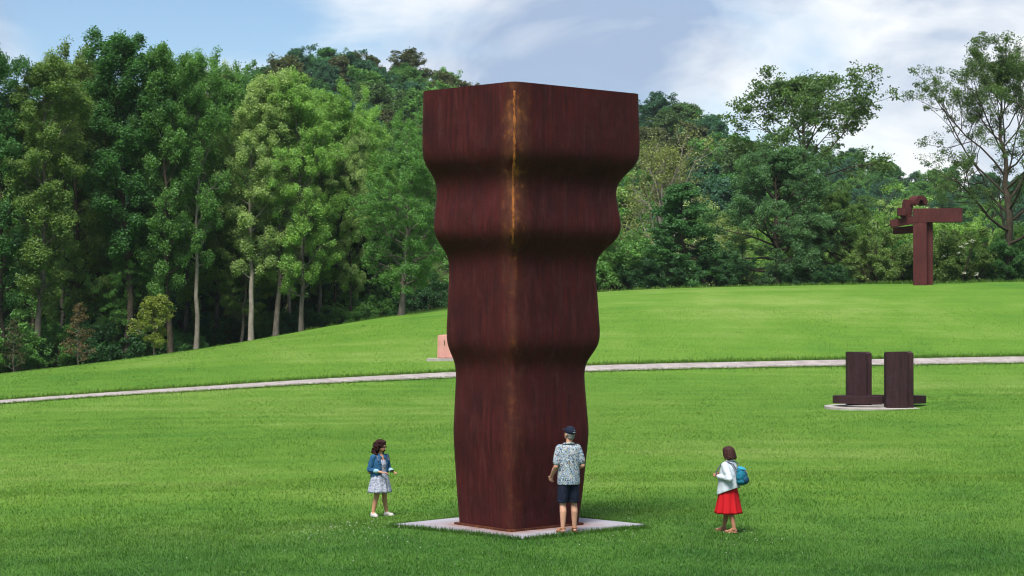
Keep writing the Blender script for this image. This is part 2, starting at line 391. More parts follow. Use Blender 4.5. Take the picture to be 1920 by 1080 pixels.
for k in range(len(zs) - 1):
    for i in range(nring):
        a = k * nring + i; b = k * nring + (i + 1) % nring
        tf.append((a, b, b + nring, a + nring))
top0 = (len(zs) - 1) * nring
tme = mesh('shell', tv, tf, True)
bm = bmesh.new(); bm.from_mesh(tme); bm.verts.ensure_lookup_table()
fcap = bm.faces.new([bm.verts[top0 + i] for i in range(nring)]); fcap.smooth = False
bm.faces.new([bm.verts[i] for i in range(nring)][::-1]).smooth = False
for ed in fcap.edges: ed.smooth = False
bm.to_mesh(tme); bm.free(); pt_attr(tme, 'seam', seamv)
link('shell', tme, M['rust'], tower)
def tube(path, radii, n=8, caps=True):
    v, f = [], []; P = [Vector(p) for p in path]
    for i, p in enumerate(P):
        d = (P[min(i + 1, len(P) - 1)] - P[max(i - 1, 0)]).normalized()
        u = d.orthogonal().normalized() if i == 0 else (u - d * u.dot(d)).normalized()
        w_ = d.cross(u)
        for k in range(n):
            a = 2 * math.pi * k / n; v.append(tuple(p + (u * math.cos(a) + w_ * math.sin(a)) * radii[i]))
    for i in range(len(P) - 1):
        for k in range(n):
            a = i * n + k; b = i * n + (k + 1) % n; f.append((a, b, b + n, a + n))
    if caps: f.append(tuple(range(n))[::-1]); f.append(tuple((len(P) - 1) * n + k for k in range(n)))
    return v, f
rr = random.Random(3)
sp, sr = [], []
for z, w in zip(zs[96:147], wz[96:147]):
    p = F0 + (F1 - F0) * w - TC
    sp.append((p[0] + rr.uniform(-0.006, 0.006), p[1] + 0.060, z)); sr.append(0.018 + rr.uniform(-0.006, 0.01))
wv, wf = tube(sp, sr, 7); wm = mesh('weld_seam', wv, wf, True); pt_attr(wm, 'seam', [1.0] * len(wv))
link('weld_seam', wm, mat_plain('orange_rust', (0.24, 0.085, 0.022), 0.8, 0.1, 0.6, 9, 0.5, 40, 0.01), tower)
def prism(outline, z0, z1, bev=0.0):
    n = len(outline); v = [(x, y, z0) for x, y in outline] + [(x, y, z1) for x, y in outline]
    f = [tuple(range(n))[::-1], tuple(range(n, 2 * n))] + [(i, (i + 1) % n, n + (i + 1) % n, n + i) for i in range(n)]
    return v, f
def bevel_mesh(name, v, f, off=0.01, seg=2):
    me = mesh(name, v, f); bm = bmesh.new(); bm.from_mesh(me)
    bmesh.ops.recalc_face_normals(bm, faces=bm.faces)
    if off: bmesh.ops.bevel(bm, geom=list(bm.edges), offset=off, segments=seg, affect='EDGES', clamp_overlap=True)
    bm.to_mesh(me); bm.free(); return me
bp = [TC * 0 + (q - TC) * 1.045 for q in (F0, R0, B0, L0)]
v, f = prism([tuple(p) for p in bp], -0.017, 0.018)
bpm = bevel_mesh('base_plate', v, f, 0.005); pt_attr(bpm, 'seam', [0.8] * len(bpm.vertices))
link('base_plate', bpm, M['rust'], tower)
# concrete slab of four panels laid diamond-wise
slab = empty('concrete_slab', (TC[0], TC[1] + 0.05, 0.0))
tag(slab, 'diamond-laid grey concrete slab under the tall rust sculpture, stained brown at its foot', 'slab')
SF, SL, SR = np.array((0.05, -2.18)), np.array((-2.20, 0.02)), np.array((2.22, 0.0)); SB = SL + SR - SF
for i in range(2):
    for j in range(2):
        def pt(u, w): return tuple(SF + (SR - SF) * u + (SL - SF) * w)
        g = 0.0035; u0, u1 = (0, 0.5 - g) if i == 0 else (0.5 + g, 1); w0, w1 = (0, 0.5 - g) if j == 0 else (0.5 + g, 1)
        N = 22; vv = []; ff = []; stv = []
        for a in range(N + 1):
            for b in range(N + 1):
                p = pt(u0 + (u1 - u0) * a / N, w0 + (w1 - w0) * b / N); vv.append((p[0], p[1], 0.026))
        for a in range(N):
            for b in range(N): ff.append((a * (N + 1) + b, (a + 1) * (N + 1) + b, (a + 1) * (N + 1) + b + 1, a * (N + 1) + b + 1))
        rim = [a * (N + 1) for a in range(N + 1)] + [N * (N + 1) + b for b in range(1, N + 1)] + [a * (N + 1) + N for a in range(N - 1, -1, -1)] + [b for b in range(N - 1, 0, -1)]
        base = len(vv)
        for q in rim: vv.append((vv[q][0], vv[q][1], -0.12))
        for q in range(len(rim)): ff.append((rim[q], base + q, base + (q + 1) % len(rim), rim[(q + 1) % len(rim)]))
        for p in vv:
            M2 = np.linalg.solve(np.array([R0 - F0, L0 - F0]).T, np.array((p[0], p[1] + 0.05)) + TC - F0)
            d = max(-M2[0], M2[0] - 1, -M2[1], M2[1] - 1, 0) * 1.55
            stv.append(math.exp(-(d / 0.26) ** 1.3))
        sm = mesh('panel', vv, ff); pt_attr(sm, 'stain', stv); link('panel', sm, M['concrete'], slab)

# ------------------------------------------------------------------ three smaller sculptures
def box_bm(sx, sy, sz):
    x, y, z = sx / 2, sy / 2, sz / 2
    return prism([(-x, -y), (x, -y), (x, y), (-x, y)], -z, z)
def block(name, size, loc, rot, mat, parent, bev=0.012, wob=0.0, seed=0):
    v, f = box_bm(*size); me = bevel_mesh(name, v, f, bev)
    if wob:
        r_ = random.Random(seed)
        for q in me.vertices: q.co += Vector((r_.uniform(-wob, wob), r_.uniform(-wob, wob), r_.uniform(-wob, wob)))
    o = link(name, me, mat, parent); o.location = loc; o.rotation_euler = rot
    return o
bx, by, bz = at(1729, 536, 109); bz = float(ground_z(bx, by))
K = 109 / F   # metres per photograph pixel here
sc2 = empty('post_and_beam_sculpture', (bx, by, bz), math.radians(-14))
tag(sc2, 'red brown steel post carrying a crosswise beam and stubby bars, on the grassy crest', 'sculpture')
PH = 117 * K
block('post', (25 * K, 22 * K, PH + 0.3), (-3.5 * K, 0, (PH - 0.3) / 2), (0, 0, 0), M['rust_red'], sc2)
block('post', (14 * K, 12 * K, PH + 0.3), (12.5 * K, 7 * K, (PH - 0.3) / 2 - 0.004), (0, 0, 0), M['rust_red'], sc2)
block('beam', (90 * K, 24 * K, 26 * K), (29 * K, 1 * K, PH + 13 * K), (0, 0, 0), M['rust_red'], sc2)
block('short_bar', (50 * K, 13 * K, 14 * K), (-34 * K, 2 * K, PH + 2 * K), (0, math.radians(-9), math.radians(6)), M['rust_red'], sc2)
block('short_bar', (44 * K, 14 * K, 13 * K), (-32 * K, 18 * K, PH - 13 * K), (0, math.radians(-4), math.radians(-10)), M['rust_red'], sc2)
block('block', (16 * K, 20 * K, 34 * K), (-28 * K, 8 * K, PH + 26 * K), (0, math.radians(10), math.radians(20)), M['rust_red'], sc2)
block('block', (15 * K, 15 * K, 14 * K), (-37 * K, -8 * K, PH + 20 * K), (0, math.radians(4), math.radians(14)), M['rust_red'], sc2)
# curled steel band: half ring
ro, ri, dp = 14 * K, 5 * K, 24 * K; v, f = [], []
A = [math.radians(a) for a in range(-20, 211, 15)]
for a in A:
    for r_, y_ in ((ro, -dp / 2), (ro, dp / 2), (ri, dp / 2), (ri, -dp / 2)): v.append((r_ * math.cos(a), y_, r_ * math.sin(a)))
for i in range(len(A) - 1):
    for k in range(4): f.append((i * 4 + k, i * 4 + (k + 1) % 4, i * 4 + 4 + (k + 1) % 4, i * 4 + 4 + k))
f += [(0, 3, 2, 1), tuple((len(A) - 1) * 4 + k for k in range(4))]
o = link('curled_band', bevel_mesh('curled_band', v, f, 0.008), M['rust_red'], sc2); o.location = (-8 * K, 4 * K, PH + 26 * K + 11 * K); o.rotation_euler = (0, 0, math.radians(38))

bx, by, bz = at(1650, 763, 67); bz = float(ground_z(bx, by)); K = 67 / F
sc3 = empty('twin_slab_sculpture', (bx, by, bz + 0.03), math.radians(0))
tag(sc3, 'two dark brown upright steel slabs joined by a low curved bar, on a round base', 'sculpture')
def upright(cx, cy, w, d, h, seed):
    r_ = random.Random(seed)
    ol = [(cx - w * .5, cy - d * .38), (cx - w * .36, cy - d * .5), (cx + w * .27, cy - d * .5), (cx + w * .27, cy - d * .30), (cx + w * .5, cy - d * .30), (cx + w * .5, cy + d * .5), (cx - w * .5, cy + d * .5)]
    v, f = prism(ol, -0.12, h); n = len(ol)
    for i in range(n): v[n + i] = (v[n + i][0], v[n + i][1], h + (-0.05 if 3 <= i <= 4 else 0.0) + r_.uniform(-0.012, 0.03))
    me = bevel_mesh('upright', v, f, 0.018, 3)
    return link('upright', me, M['rust_dark'], sc3)
upright(-33 * K, 0.66, 46 * K, 0.50, 100 * K, 2)
upright(28 * K, -0.72, 51 * K, 0.50, 102 * K, 5)
# low bar bent round both slabs
def band(pts, w, z0, z1, name):
    v, f = [], []; P = [Vector((*p, 0)) for p in pts]; n = len(P)
    for i, p in enumerate(P):
        d = (P[min(i + 1, n - 1)] - P[max(i - 1, 0)]).normalized(); nn = Vector((-d.y, d.x, 0)) * w / 2
        for q, z in ((p - nn, z0), (p + nn, z0), (p + nn, z1), (p - nn, z1)): v.append((q.x, q.y, z))
    for i in range(n - 1):
        for k in range(4): f.append((i * 4 + k, i * 4 + (k + 1) % 4, i * 4 + 4 + (k + 1) % 4, i * 4 + 4 + k))
    f += [(0, 3, 2, 1), tuple((n - 1) * 4 + k for k in range(4))]
    me = bevel_mesh(name, v, f, 0.0)
    return me
el = [(1.40 * math.cos(a) - 0.02, (0.52 + 0.07 * math.cos(3 * a)) * math.sin(a) + 0.02) for a in np.linspace(math.radians(-88), math.radians(268), 60)]
# gap at the front slab: the ends butt into it
o = link('low_bar', band(el, 0.36, 0.10, 0.36, 'low_bar'), M['rust_dark'], sc3)
pad = tag(link('round_plinth', (lambda vf: bevel_mesh('round_plinth', vf[0], vf[1], 0.0))(prism([(1.88 * math.cos(a), 1.45 * math.sin(a)) for a in np.linspace(0, 2 * math.pi, 65)[:-1]], -0.3, 0.03)), M['concrete_pale']),
          'thin round concrete base in the grass under the two dark upright slabs', 'plinth')
pad.location = (bx, by, bz); pad.rotation_euler = (math.radians(1.0), 0, 0)

bx, by, bz = at(846, 686, 86); bz = float(ground_z(bx, by)); K = 86 / F
pk = tag(link('stone_block', bevel_mesh('stone_block', *prism([(-0.55, -0.38), (-0.35, -0.5), (0.5, -0.5), (0.55, 0.45), (-0.5, 0.5)], -0.05, 0.98), 0.035, 3), M['pink']),
         'pink granite block with a narrow upright slot, half hidden by the tall rust sculpture', 'stone')
pk.location = (bx, by + 0.2, bz + 0.082); pk.rotation_euler = (0, 0, math.radians(-12))
for q in pk.data.vertices:
    if q.co.z > 0.8: q.co.z += 0.07 * (q.co.x + 0.3); q.co.x *= 0.96
o = block('slot', (0.035, 0.03, 0.22), (-0.18, -0.492, 0.62), (0, 0, 0), M['bark_dark'], pk, 0.002)
sb = tag(link('stone_plinth', bevel_mesh('stone_plinth', *prism([(-1.05, -0.75), (0.9, -0.8), (0.95, 0.7), (-0.95, 0.75)], -0.35, 0.035), 0.01), M['concrete_pale']),
         'thin pale slab in the grass under the pink granite block', 'plinth')
sb.location = (bx, by + 0.15, bz)

# ------------------------------------------------------------------ trees
class TB:
    """collects wood tubes and leaves of one tree"""
    def __init__(s, seed):
        s.r = np.random.default_rng(seed); s.wv, s.wf, s.nw = [], [], 0; s.cl = []
    def tube(s, P, R, n):
        P = np.asarray(P, float); m = len(P)
        T = np.gradient(P, axis=0); T /= np.linalg.norm(T, axis=1)[:, None] + 1e-9
        ref = np.array((0.31, 0.95, 0.05)) if abs(T[0, 2]) > 0.7 else np.array((0.05, 0.1, 1.0))
        U = np.cross(T, ref); U /= np.linalg.norm(U, axis=1)[:, None] + 1e-9; V = np.cross(T, U)
        a = np.arange(n) * 2 * np.pi / n
        ring = P[:, None] + (U[:, None] * np.cos(a)[None, :, None] + V[:, None] * np.sin(a)[None, :, None]) * np.asarray(R)[:, None, None]
        s.wv.append(ring.reshape(-1, 3))
        i = np.arange(m - 1)[:, None] * n + np.arange(n)[None]; j = np.arange(m - 1)[:, None] * n + ((np.arange(n) + 1) % n)[None]
        s.wf.append(np.stack([i, j, j + n, i + n], -1).reshape(-1, 4) + s.nw); s.nw += m * n
    def branch(s, p, d, L, r, up, depth, cfg, wob=0.12):
        m = 6 if depth == 0 else 4
        t = np.linspace(0, 1, m + 1)
        dirs = [np.array(d, float)]
        P = [np.array(p, float)]
        for k in range(m):
            dd = dirs[-1] + s.r.normal(0, wob, 3) + np.array((0, 0, up)) / m
            dd /= np.linalg.norm(dd); dirs.append(dd); P.append(P[-1] + dd * L / m)
        P = np.array(P); R = r * (1 - 0.8 * t) + 0.004
        s.tube(P, R, 5 if depth == 0 else 4 if depth == 1 else 3)
        def on(u):
            k = min(int(u * m), m - 1); f_ = u * m - k; return P[k] * (1 - f_) + P[k + 1] * f_, dirs[k + 1]
        if depth < cfg['depth']:
            nb = max(2, int(round(cfg['sub'][depth] * (0.6 + 0.4 * L / cfg['Lref']))))
            for i in range(nb):
                u = cfg['u0'] + (1 - cfg['u0']) * (i + s.r.random()) / nb
                q, dq = on(min(u, 0.98)); ax = s.r.normal(0, 1, 3); ax -= dq * ax.dot(dq); ax /= np.linalg.norm(ax) + 1e-9
                ang = math.radians(s.r.uniform(30, 62)); nd = dq * math.cos(ang) + ax * math.sin(ang)
                s.branch(q, nd, L * s.r.uniform(0.32, 0.55) * (1.15 - 0.45 * u), r * 0.45 * (1.1 - 0.5 * u), cfg['up2'], depth + 1, cfg, wob * 1.2)
            s.cl.append((P[-1], 0.8))
        else:
            s.cl.append((P[-1], 1.0)); s.cl.append((P[m // 2], 0.8))
    def leaves(s, total, cr, size, flat=0.75, clump=1.0):
        C = np.array([c[0] for c in s.cl]); wt = np.array([c[1] for c in s.cl]) * s.r.uniform(0.35, 1.6, len(C)) ** clump; wt /= wt.sum()
        k = s.r.choice(len(C), total, p=wt)
        off = s.r.normal(0, 1, (total, 3)); off /= np.linalg.norm(off, axis=1)[:, None]; off *= (s.r.random(total) ** 0.5)[:, None]
        rad = cr * s.r.uniform(0.55, 1.25, len(C)); P = C[k] + off * rad[k][:, None] * np.array((1, 1, flat))
        nrm = off * 0.7 + s.r.normal(0, 0.75, (total, 3)) + np.array((0, 0, 0.35)); nrm /= np.linalg.norm(nrm, axis=1)[:, None] + 1e-9
        a = s.r.normal(0, 1, (total, 3)); u = np.cross(nrm, a); u /= np.linalg.norm(u, axis=1)[:, None] + 1e-9; v = np.cross(nrm, u)
        sz = size * s.r.uniform(0.6, 1.35, total)[:, None]
        fold = nrm * sz * 0.12
        V = np.stack([P - u * sz * 0.5, P + v * sz * 0.30 - fold, P + u * sz * 0.55, P - v * sz * 0.30 - fold], 1).reshape(-1, 3)
        Fc = np.arange(total * 4).reshape(-1, 4)
        cltint = s.r.uniform(0.15, 0.85, len(C))
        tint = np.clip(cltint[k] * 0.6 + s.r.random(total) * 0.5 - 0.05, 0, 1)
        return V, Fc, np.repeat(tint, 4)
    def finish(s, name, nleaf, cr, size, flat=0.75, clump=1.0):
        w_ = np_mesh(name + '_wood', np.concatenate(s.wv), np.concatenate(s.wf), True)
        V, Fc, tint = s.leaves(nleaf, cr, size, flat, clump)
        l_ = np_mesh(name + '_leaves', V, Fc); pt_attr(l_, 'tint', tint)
        zmax = np.quantile(V[:, 2], 0.9985)
        return dict(wood=w_, leaf=l_, H=float(zmax))
def gen(name, seed, H, tr, h0, rprof, nl, elev, nleaf, cr, size, sub=(5, 3), depth=1, up=0.4, up2=0.25, lean=(0, 0), flat=0.75, wob=0.10, clump=1.0, u0=0.3, trunk_wob=0.12):
    b = TB(seed); r = b.r
    m = 14; t = np.linspace(0, 1, m + 1)
    off = np.cumsum(r.normal(0, trunk_wob, (m + 1, 2)) * (H / 15), 0); off -= off[0]
    P = np.stack([off[:, 0] + lean[0] * t * H, off[:, 1] + lean[1] * t * H, t * H * 0.97], -1); P[0, 2] = -0.5
    R = tr * (1 - 0.92 * t ** 0.9) + 0.01; R[0] *= 1.35
    b.tube(P, R, 8)
    Lref = max(rprof(x) for x in np.linspace(h0, 1, 12))
    cfg = dict(depth=depth, sub=sub, up2=up2, Lref=Lref, u0=u0)
    az = r.random() * 6.28
    for i in range(nl):
        u = h0 + (1 - h0) * (i + 0.5 * r.random()) / nl * 0.98
        k = min(int(u * m), m - 1); f_ = u * m - k; q = P[k] * (1 - f_) + P[k + 1] * f_
        az += 2.4 + r.normal(0, 0.35)
        e = math.radians(elev[0] + (elev[1] - elev[0]) * (u - h0) / (1 - h0) + r.normal(0, 7))
        L = rprof(u) * r.uniform(0.75, 1.12) / max(math.cos(e), 0.45)
        d = (math.cos(az) * math.cos(e), math.sin(az) * math.cos(e), math.sin(e))
        b.branch(q, d, L, max(0.02, R[k] * 0.42), up, 0, cfg, wob)
    b.cl.append((P[-1], 1.2)); b.cl.append((P[-2], 1.0))
    return b.finish(name, nleaf, cr, size, flat, clump)
def shrub(name, seed, H, rad, ns, nleaf, cr, size, sub=(4, 3), depth=1, flat=0.8, spread=1.0, up=0.3):
    b = TB(seed); r = b.r; cfg = dict(depth=depth, sub=sub, up2=0.2, Lref=H * 0.8, u0=0.2)
    for i in range(ns):
        a = i * 2.4 + r.normal(0, 0.3); k = math.sqrt((i + 0.5) / ns); e = math.radians(88 - 55 * k * spread + r.normal(0, 5))
        L = H * (0.97 - 0.25 * k) * r.uniform(0.85, 1.05)
        p = (math.cos(a) * rad * 0.35 * k, math.sin(a) * rad * 0.35 * k, -0.3)
        b.branch(p, (math.cos(a) * math.cos(e), math.sin(a) * math.cos(e), math.sin(e)), L, 0.03 + 0.012 * H, up, 0, cfg, 0.1)
    return b.finish(name, nleaf, cr, size, flat)
def column(r0, r1, h0): 
    return lambda u: r0 * (0.55 + 0.45 * math.sin(math.pi * min(1, max(0, (u - h0) / (1 - h0))) ** 0.8)) * (1 if u < 0.9 else 0.7)
def dome(r, h0, p=0.75):
    return lambda u: r * max(0.12, math.sin(math.pi * (0.10 + 0.88 * ((u - h0) / (1 - h0)) ** p)))
T = {}
T['pop1'] = gen('poplar_a', 11, 19, 0.19, 0.24, column(2.0, 1, 0.24), 36, (18, 62), 76000, 0.38, 0.125, (6, 3), depth=2, up=0.85, up2=0.6, flat=1.2, clump=1.2, trunk_wob=0.06)
T['pop2'] = gen('poplar_b', 12, 19, 0.18, 0.32, column(2.2, 1, 0.32), 32, (22, 66), 72000, 0.40, 0.125, (6, 3), depth=2, up=0.85, up2=0.6, flat=1.2, clump=1.3, trunk_wob=0.06)
T['pop3'] = gen('poplar_c', 13, 19, 0.19, 0.18, column(1.85, 1, 0.18), 36, (15, 60), 66000, 0.36, 0.125, (6, 3), depth=2, up=0.85, up2=0.6, flat=1.2, clump=1.4, trunk_wob=0.06)
T['alder1'] = gen('alder_a', 21, 17, 0.18, 0.16, column(2.9, 1, 0.16), 40, (10, 66), 86000, 0.38, 0.12, (6, 3), depth=2, up=0.75, up2=0.5, flat=1.05, clump=1.0, trunk_wob=0.06)
T['alder2'] = gen('alder_b', 22, 17, 0.18, 0.20, column(3.1, 1, 0.20), 40, (12, 64), 86000, 0.40, 0.12, (6, 3), depth=2, up=0.75, up2=0.5, flat=1.05, clump=1.1, trunk_wob=0.06)
T['oak'] = gen('oak', 31, 11, 0.24, 0.15, dome(3.7, 0.15), 44, (2, 62), 86000, 0.42, 0.115, (6, 3), depth=2, up=0.3, clump=0.9)
T['ash_dense'] = gen('ash_dense', 33, 10, 0.30, 0.04, dome(4.1, 0.04, 0.6), 52, (-4, 60), 110000, 0.42, 0.115, (6, 3), depth=2, up=0.25, clump=0.9)
T['umbrella'] = gen('umbrella', 41, 13.5, 0.26, 0.60, dome(4.6, 0.54, 0.5), 24, (14, 62), 24000, 0.55, 0.17, (7, 4), depth=2, up=0.3, up2=0.15, flat=0.55, clump=1.2, u0=0.4)
T['feather'] = gen('feather', 52, 15, 0.34, 0.20, dome(7.4, 0.10, 0.5), 24, (16, 68), 70000, 0.48, 0.12, (8, 4), depth=2, up=0.85, up2=0.5, clump=1.4, u0=0.3, wob=0.12, lean=(0.02, 0))
T['bare'] = gen('bare', 61, 8, 0.17, 0.22, dome(2.9, 0.15, 0.6), 22, (25, 68), 6500, 0.42, 0.12, (7, 4), depth=2, up=0.4, up2=0.3, clump=1.4)
T['sap1'] = gen('sapling_a', 71, 3.4, 0.05, 0.15, dome(1.35, 0.12, 0.6), 24, (10, 60), 7000, 0.28, 0.12, (4, 3), up=0.3)
T['sap2'] = gen('sapling_b', 72, 3.6, 0.045, 0.10, lambda u: 1.0 * (1.12 - u), 26, (12, 40), 2600, 0.22, 0.10, (4, 3), up=0.1, flat=0.5)
T['spruce'] = gen('conifer', 75, 6.5, 0.14, 0.03, lambda u: 2.3 * (1.08 - u) ** 0.8, 54, (-8, 25), 30000, 0.36, 0.13, (6, 3), up=0.05, flat=0.45)
T['bush1'] = shrub('bush_a', 81, 3.6, 2.2, 15, 28000, 0.36, 0.13, (5, 3), depth=2)
T['bush2'] = shrub('bush_b', 82, 3.2, 2.4, 17, 28000, 0.36, 0.13, (5, 3), depth=2, spread=1.15)
T['bush3'] = shrub('bush_c', 84, 4.4, 1.8, 13, 26000, 0.36, 0.13, (6, 3), depth=2, spread=0.7, up=0.5)
T['willow'] = shrub('willow', 83, 6.5, 3.2, 22, 66000, 0.34, 0.105, (6, 3), depth=2, spread=0.85, up=0.5)
T['hill1'] = gen('hill_tree_a', 91, 10, 0.25, 0.16, dome(4.0, 0.12, 0.6), 30, (5, 62), 12000, 0.66, 0.34, (6, 2), up=0.3)
T['hill2'] = gen('hill_tree_b', 92, 10, 0.25, 0.22, dome(3.6, 0.18, 0.6), 28, (8, 64), 11000, 0.62, 0.34, (6, 2), up=0.4)
T['hill3'] = gen('hill_tree_c', 93, 10, 0.25, 0.10, dome(4.4, 0.08, 0.55), 32, (2, 60), 12000, 0.70, 0.34, (6, 2), up=0.25)
used_names = {}
def plant(kind, name, label, cat, x, y, top_z, col, wx=1.0, bark='bark_pale', rot=None, group=None, seed=None, zoff=0.0, leafscale=None):
    p = T[kind]; z = float(ground_z(x, y)) + zoff; s = (top_z - z) / p['H']
    r_ = random.Random(int(x * 77 + y * 13)); 
    root = empty(name, (x, y, z), rot if rot is not None else r_.uniform(0, 6.28)); root.scale = (s * wx, s * wx, s)
    tag(root, label, cat, group)
    wname, lname = ('stem', 'foliage') if cat == 'shrub' else ('trunk', 'crown')
    key = (kind, bark)
    if key not in used_names:
        me = p['wood'] if not p['wood'].materials else p['wood'].copy()
        me.materials.clear(); me.materials.append(M[bark]); used_names[key] = me
    link(wname, used_names[key], None, root)
    o = link(lname, p['leaf'], M['leaf'], root)
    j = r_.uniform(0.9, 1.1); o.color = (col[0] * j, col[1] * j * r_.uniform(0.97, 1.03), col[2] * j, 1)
    return root
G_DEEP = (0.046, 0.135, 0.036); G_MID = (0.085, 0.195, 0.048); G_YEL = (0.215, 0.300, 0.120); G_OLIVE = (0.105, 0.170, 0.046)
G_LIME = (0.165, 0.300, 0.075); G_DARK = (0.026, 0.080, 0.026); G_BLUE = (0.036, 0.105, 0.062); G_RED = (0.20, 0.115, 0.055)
def plantpx(kind, name, label, cat, px, Y, top, col, **k):
    x, _, tz = at(px, top, Y); return plant(kind, name, label, cat, x, Y, tz, col, **k)
LEFT = [  # front of the wood: (kind, px, Y, top py, colour, width, bark, label)
    ('pop3', 12, 101, 95, G_DEEP, 1.0, 'bark_dark', 'tall dark green tree at the left edge of the wood'),
    ('pop1', 68, 101.5, 110, G_OLIVE, 1.25, 'bark_pale', 'tall olive tree with a pale trunk standing at the far left of the lawn edge'),
    ('alder1', 150, 106, 85, G_OLIVE, 0.95, 'bark_dark', 'broad olive tree between the leftmost pale trunk and the tallest dark tree'),
    ('pop2', 238, 104.5, 62, G_DEEP, 1.35, 'bark_dark', 'tallest deep green tree of the wood, top left'),
    ('pop3', 322, 104.5, 88, G_MID, 1.0, 'bark_dark', 'slim green tree with a dark straight trunk left of the pale forked one'),
    ('pop2', 368, 105.5, 104, G_MID, 1.0, 'bark_white', 'tree with a pale grey straight trunk behind the small yellow-green tree'),
    ('alder2', 425, 111, 98, G_MID, 0.9, 'bark_dark', 'mid green tree with bare top twigs left of the pale yellow crown'),
    ('pop1', 472, 106.5, 140, G_YEL, 1.15, 'bark_white', 'pale yellow-green crowned tree with a whitish forked trunk'),
    ('pop3', 517, 107.5, 133, G_YEL, 1.1, 'bark_pale', 'yellow-green tree with a slender pale trunk, right of the whitish forked one'),
    ('alder1', 566, 107.5, 138, G_LIME, 1.05, 'bark_pale', 'lime green tree whose leaning pale trunk stands at the lawn edge'),
    ('alder2', 630, 113, 160, G_LIME, 1.0, 'bark_dark', 'lime green tree on the sloping shoulder of the wood'),
    ('alder1', 690, 116, 205, G_LIME, 0.95, 'bark_dark', 'rounded lime tree behind the wide oak-like tree'),
    ('alder2', 770, 120, 215, G_MID, 0.95, 'bark_dark', 'green tree touching the left edge of the rust sculpture'),
]
LEFT += [
    ('pop3', 110, 109, 120, G_MID, 0.9, 'bark_pale', 'slender tree just right of the leftmost pale trunk'),
    ('pop1', 195, 110, 105, G_OLIVE, 0.9, 'bark_dark', 'olive tree tucked left of the tallest deep green tree'),
    ('pop1', 285, 110, 118, G_MID, 0.9, 'bark_dark', 'mid green tree just right of the tallest deep green tree'),
    ('pop3', 345, 113, 125, G_LIME, 0.85, 'bark_pale', 'light green slender tree between the dark straight trunk and the pale grey one'),
    ('pop1', 405, 112, 128, G_YEL, 0.8, 'bark_pale', 'slim pale tree left of the whitish forked trunk'),
    ('pop2', 540, 112, 150, G_YEL, 0.9, 'bark_white', 'pale yellow-green tree between the slender and the leaning pale trunks'),
    ('pop3', 600, 112, 170, G_LIME, 1.0, 'bark_pale', 'light green slender tree right of the leaning pale trunk'),
    ('alder1', 660, 112.5, 215, G_YEL, 0.8, 'bark_dark', 'yellowish rounded tree behind the left side of the wide leafy tree'),
]
for k_, px, Y, top, c, wx, bk, lab in LEFT:
    plantpx(k_, 'woodland_tree', lab, 'tree', px, Y, top, c, wx=wx, bark=bk, group='tall trees along the edge of the wood')
oak = plantpx('oak', 'broad_tree', 'wide leafy tree with a short grey trunk on the lawn left of the rust sculpture', 'tree', 752, 105, 228, G_MID, wx=0.98, bark='bark_pale', rot=0.6)
plantpx('sap1', 'young_tree', 'small yellow-green young tree at the edge of the wood', 'tree', 289, 101.0, 553, (0.15, 0.19, 0.035), wx=1.05, rot=0.4)
plantpx('sap2', 'young_tree', 'thin brownish sapling with sparse leaves at the edge of the wood', 'tree', 146, 99.5, 568, (0.105, 0.078, 0.040), wx=1.0, bark='bark_pale', rot=0.4)
plantpx('sap2', 'young_tree', 'faint dull green sapling beside the leftmost pale trunk', 'tree', 24, 99.0, 600, (0.06, 0.07, 0.03), wx=1.0, bark='bark_pale', rot=2.4)
plantpx('oak', 'understorey_tree', 'low rounded dark green tree under the wood, above the small yellow-green tree', 'tree', 250, 106, 452, G_MID, wx=1.05, bark='bark_dark')
plantpx('alder2', 'understorey_tree', 'low leafy tree with mottled foliage between two pale trunks', 'tree', 455, 108.5, 400, G_OLIVE, wx=1.5, bark='bark_pale')
rng = np.random.default_rng(42)
# darker trees deeper in the wood
for i in range(46):
    px = -90 + (i % 23) * 38 + rng.uniform(-14, 14); Y = (118 if i < 23 else 136) + rng.uniform(-4, 7)
    top = float(np.interp(px, [0, 240, 330, 450, 560, 650, 760, 820], [120, 105, 130, 140, 165, 205, 260, 270])) + rng.uniform(40, 120) + (25 if i >= 23 else 0)
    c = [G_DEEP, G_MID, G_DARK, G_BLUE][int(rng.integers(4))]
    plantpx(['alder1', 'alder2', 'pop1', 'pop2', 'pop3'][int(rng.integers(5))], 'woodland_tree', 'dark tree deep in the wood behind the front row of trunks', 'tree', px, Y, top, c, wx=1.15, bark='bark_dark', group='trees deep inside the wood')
for i in range(34):
    px = -70 + i * 26.5 + rng.uniform(-8, 8); x = (px - 960) * 113 / F; Y = float(crest_y(x)) + rng.uniform(4.5, 13)
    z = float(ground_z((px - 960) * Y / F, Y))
    plant(['bush1', 'bush2'][i % 2], 'undergrowth_shrub', 'dark undergrowth shrub on the shaded floor of the wood', 'shrub', (px - 960) * Y / F, Y, z + rng.uniform(1.6, 3.4), [G_DARK, G_DEEP, G_DARK, G_MID][int(rng.integers(4))], wx=1.1, bark='bark_dark', group='undergrowth in the wood')

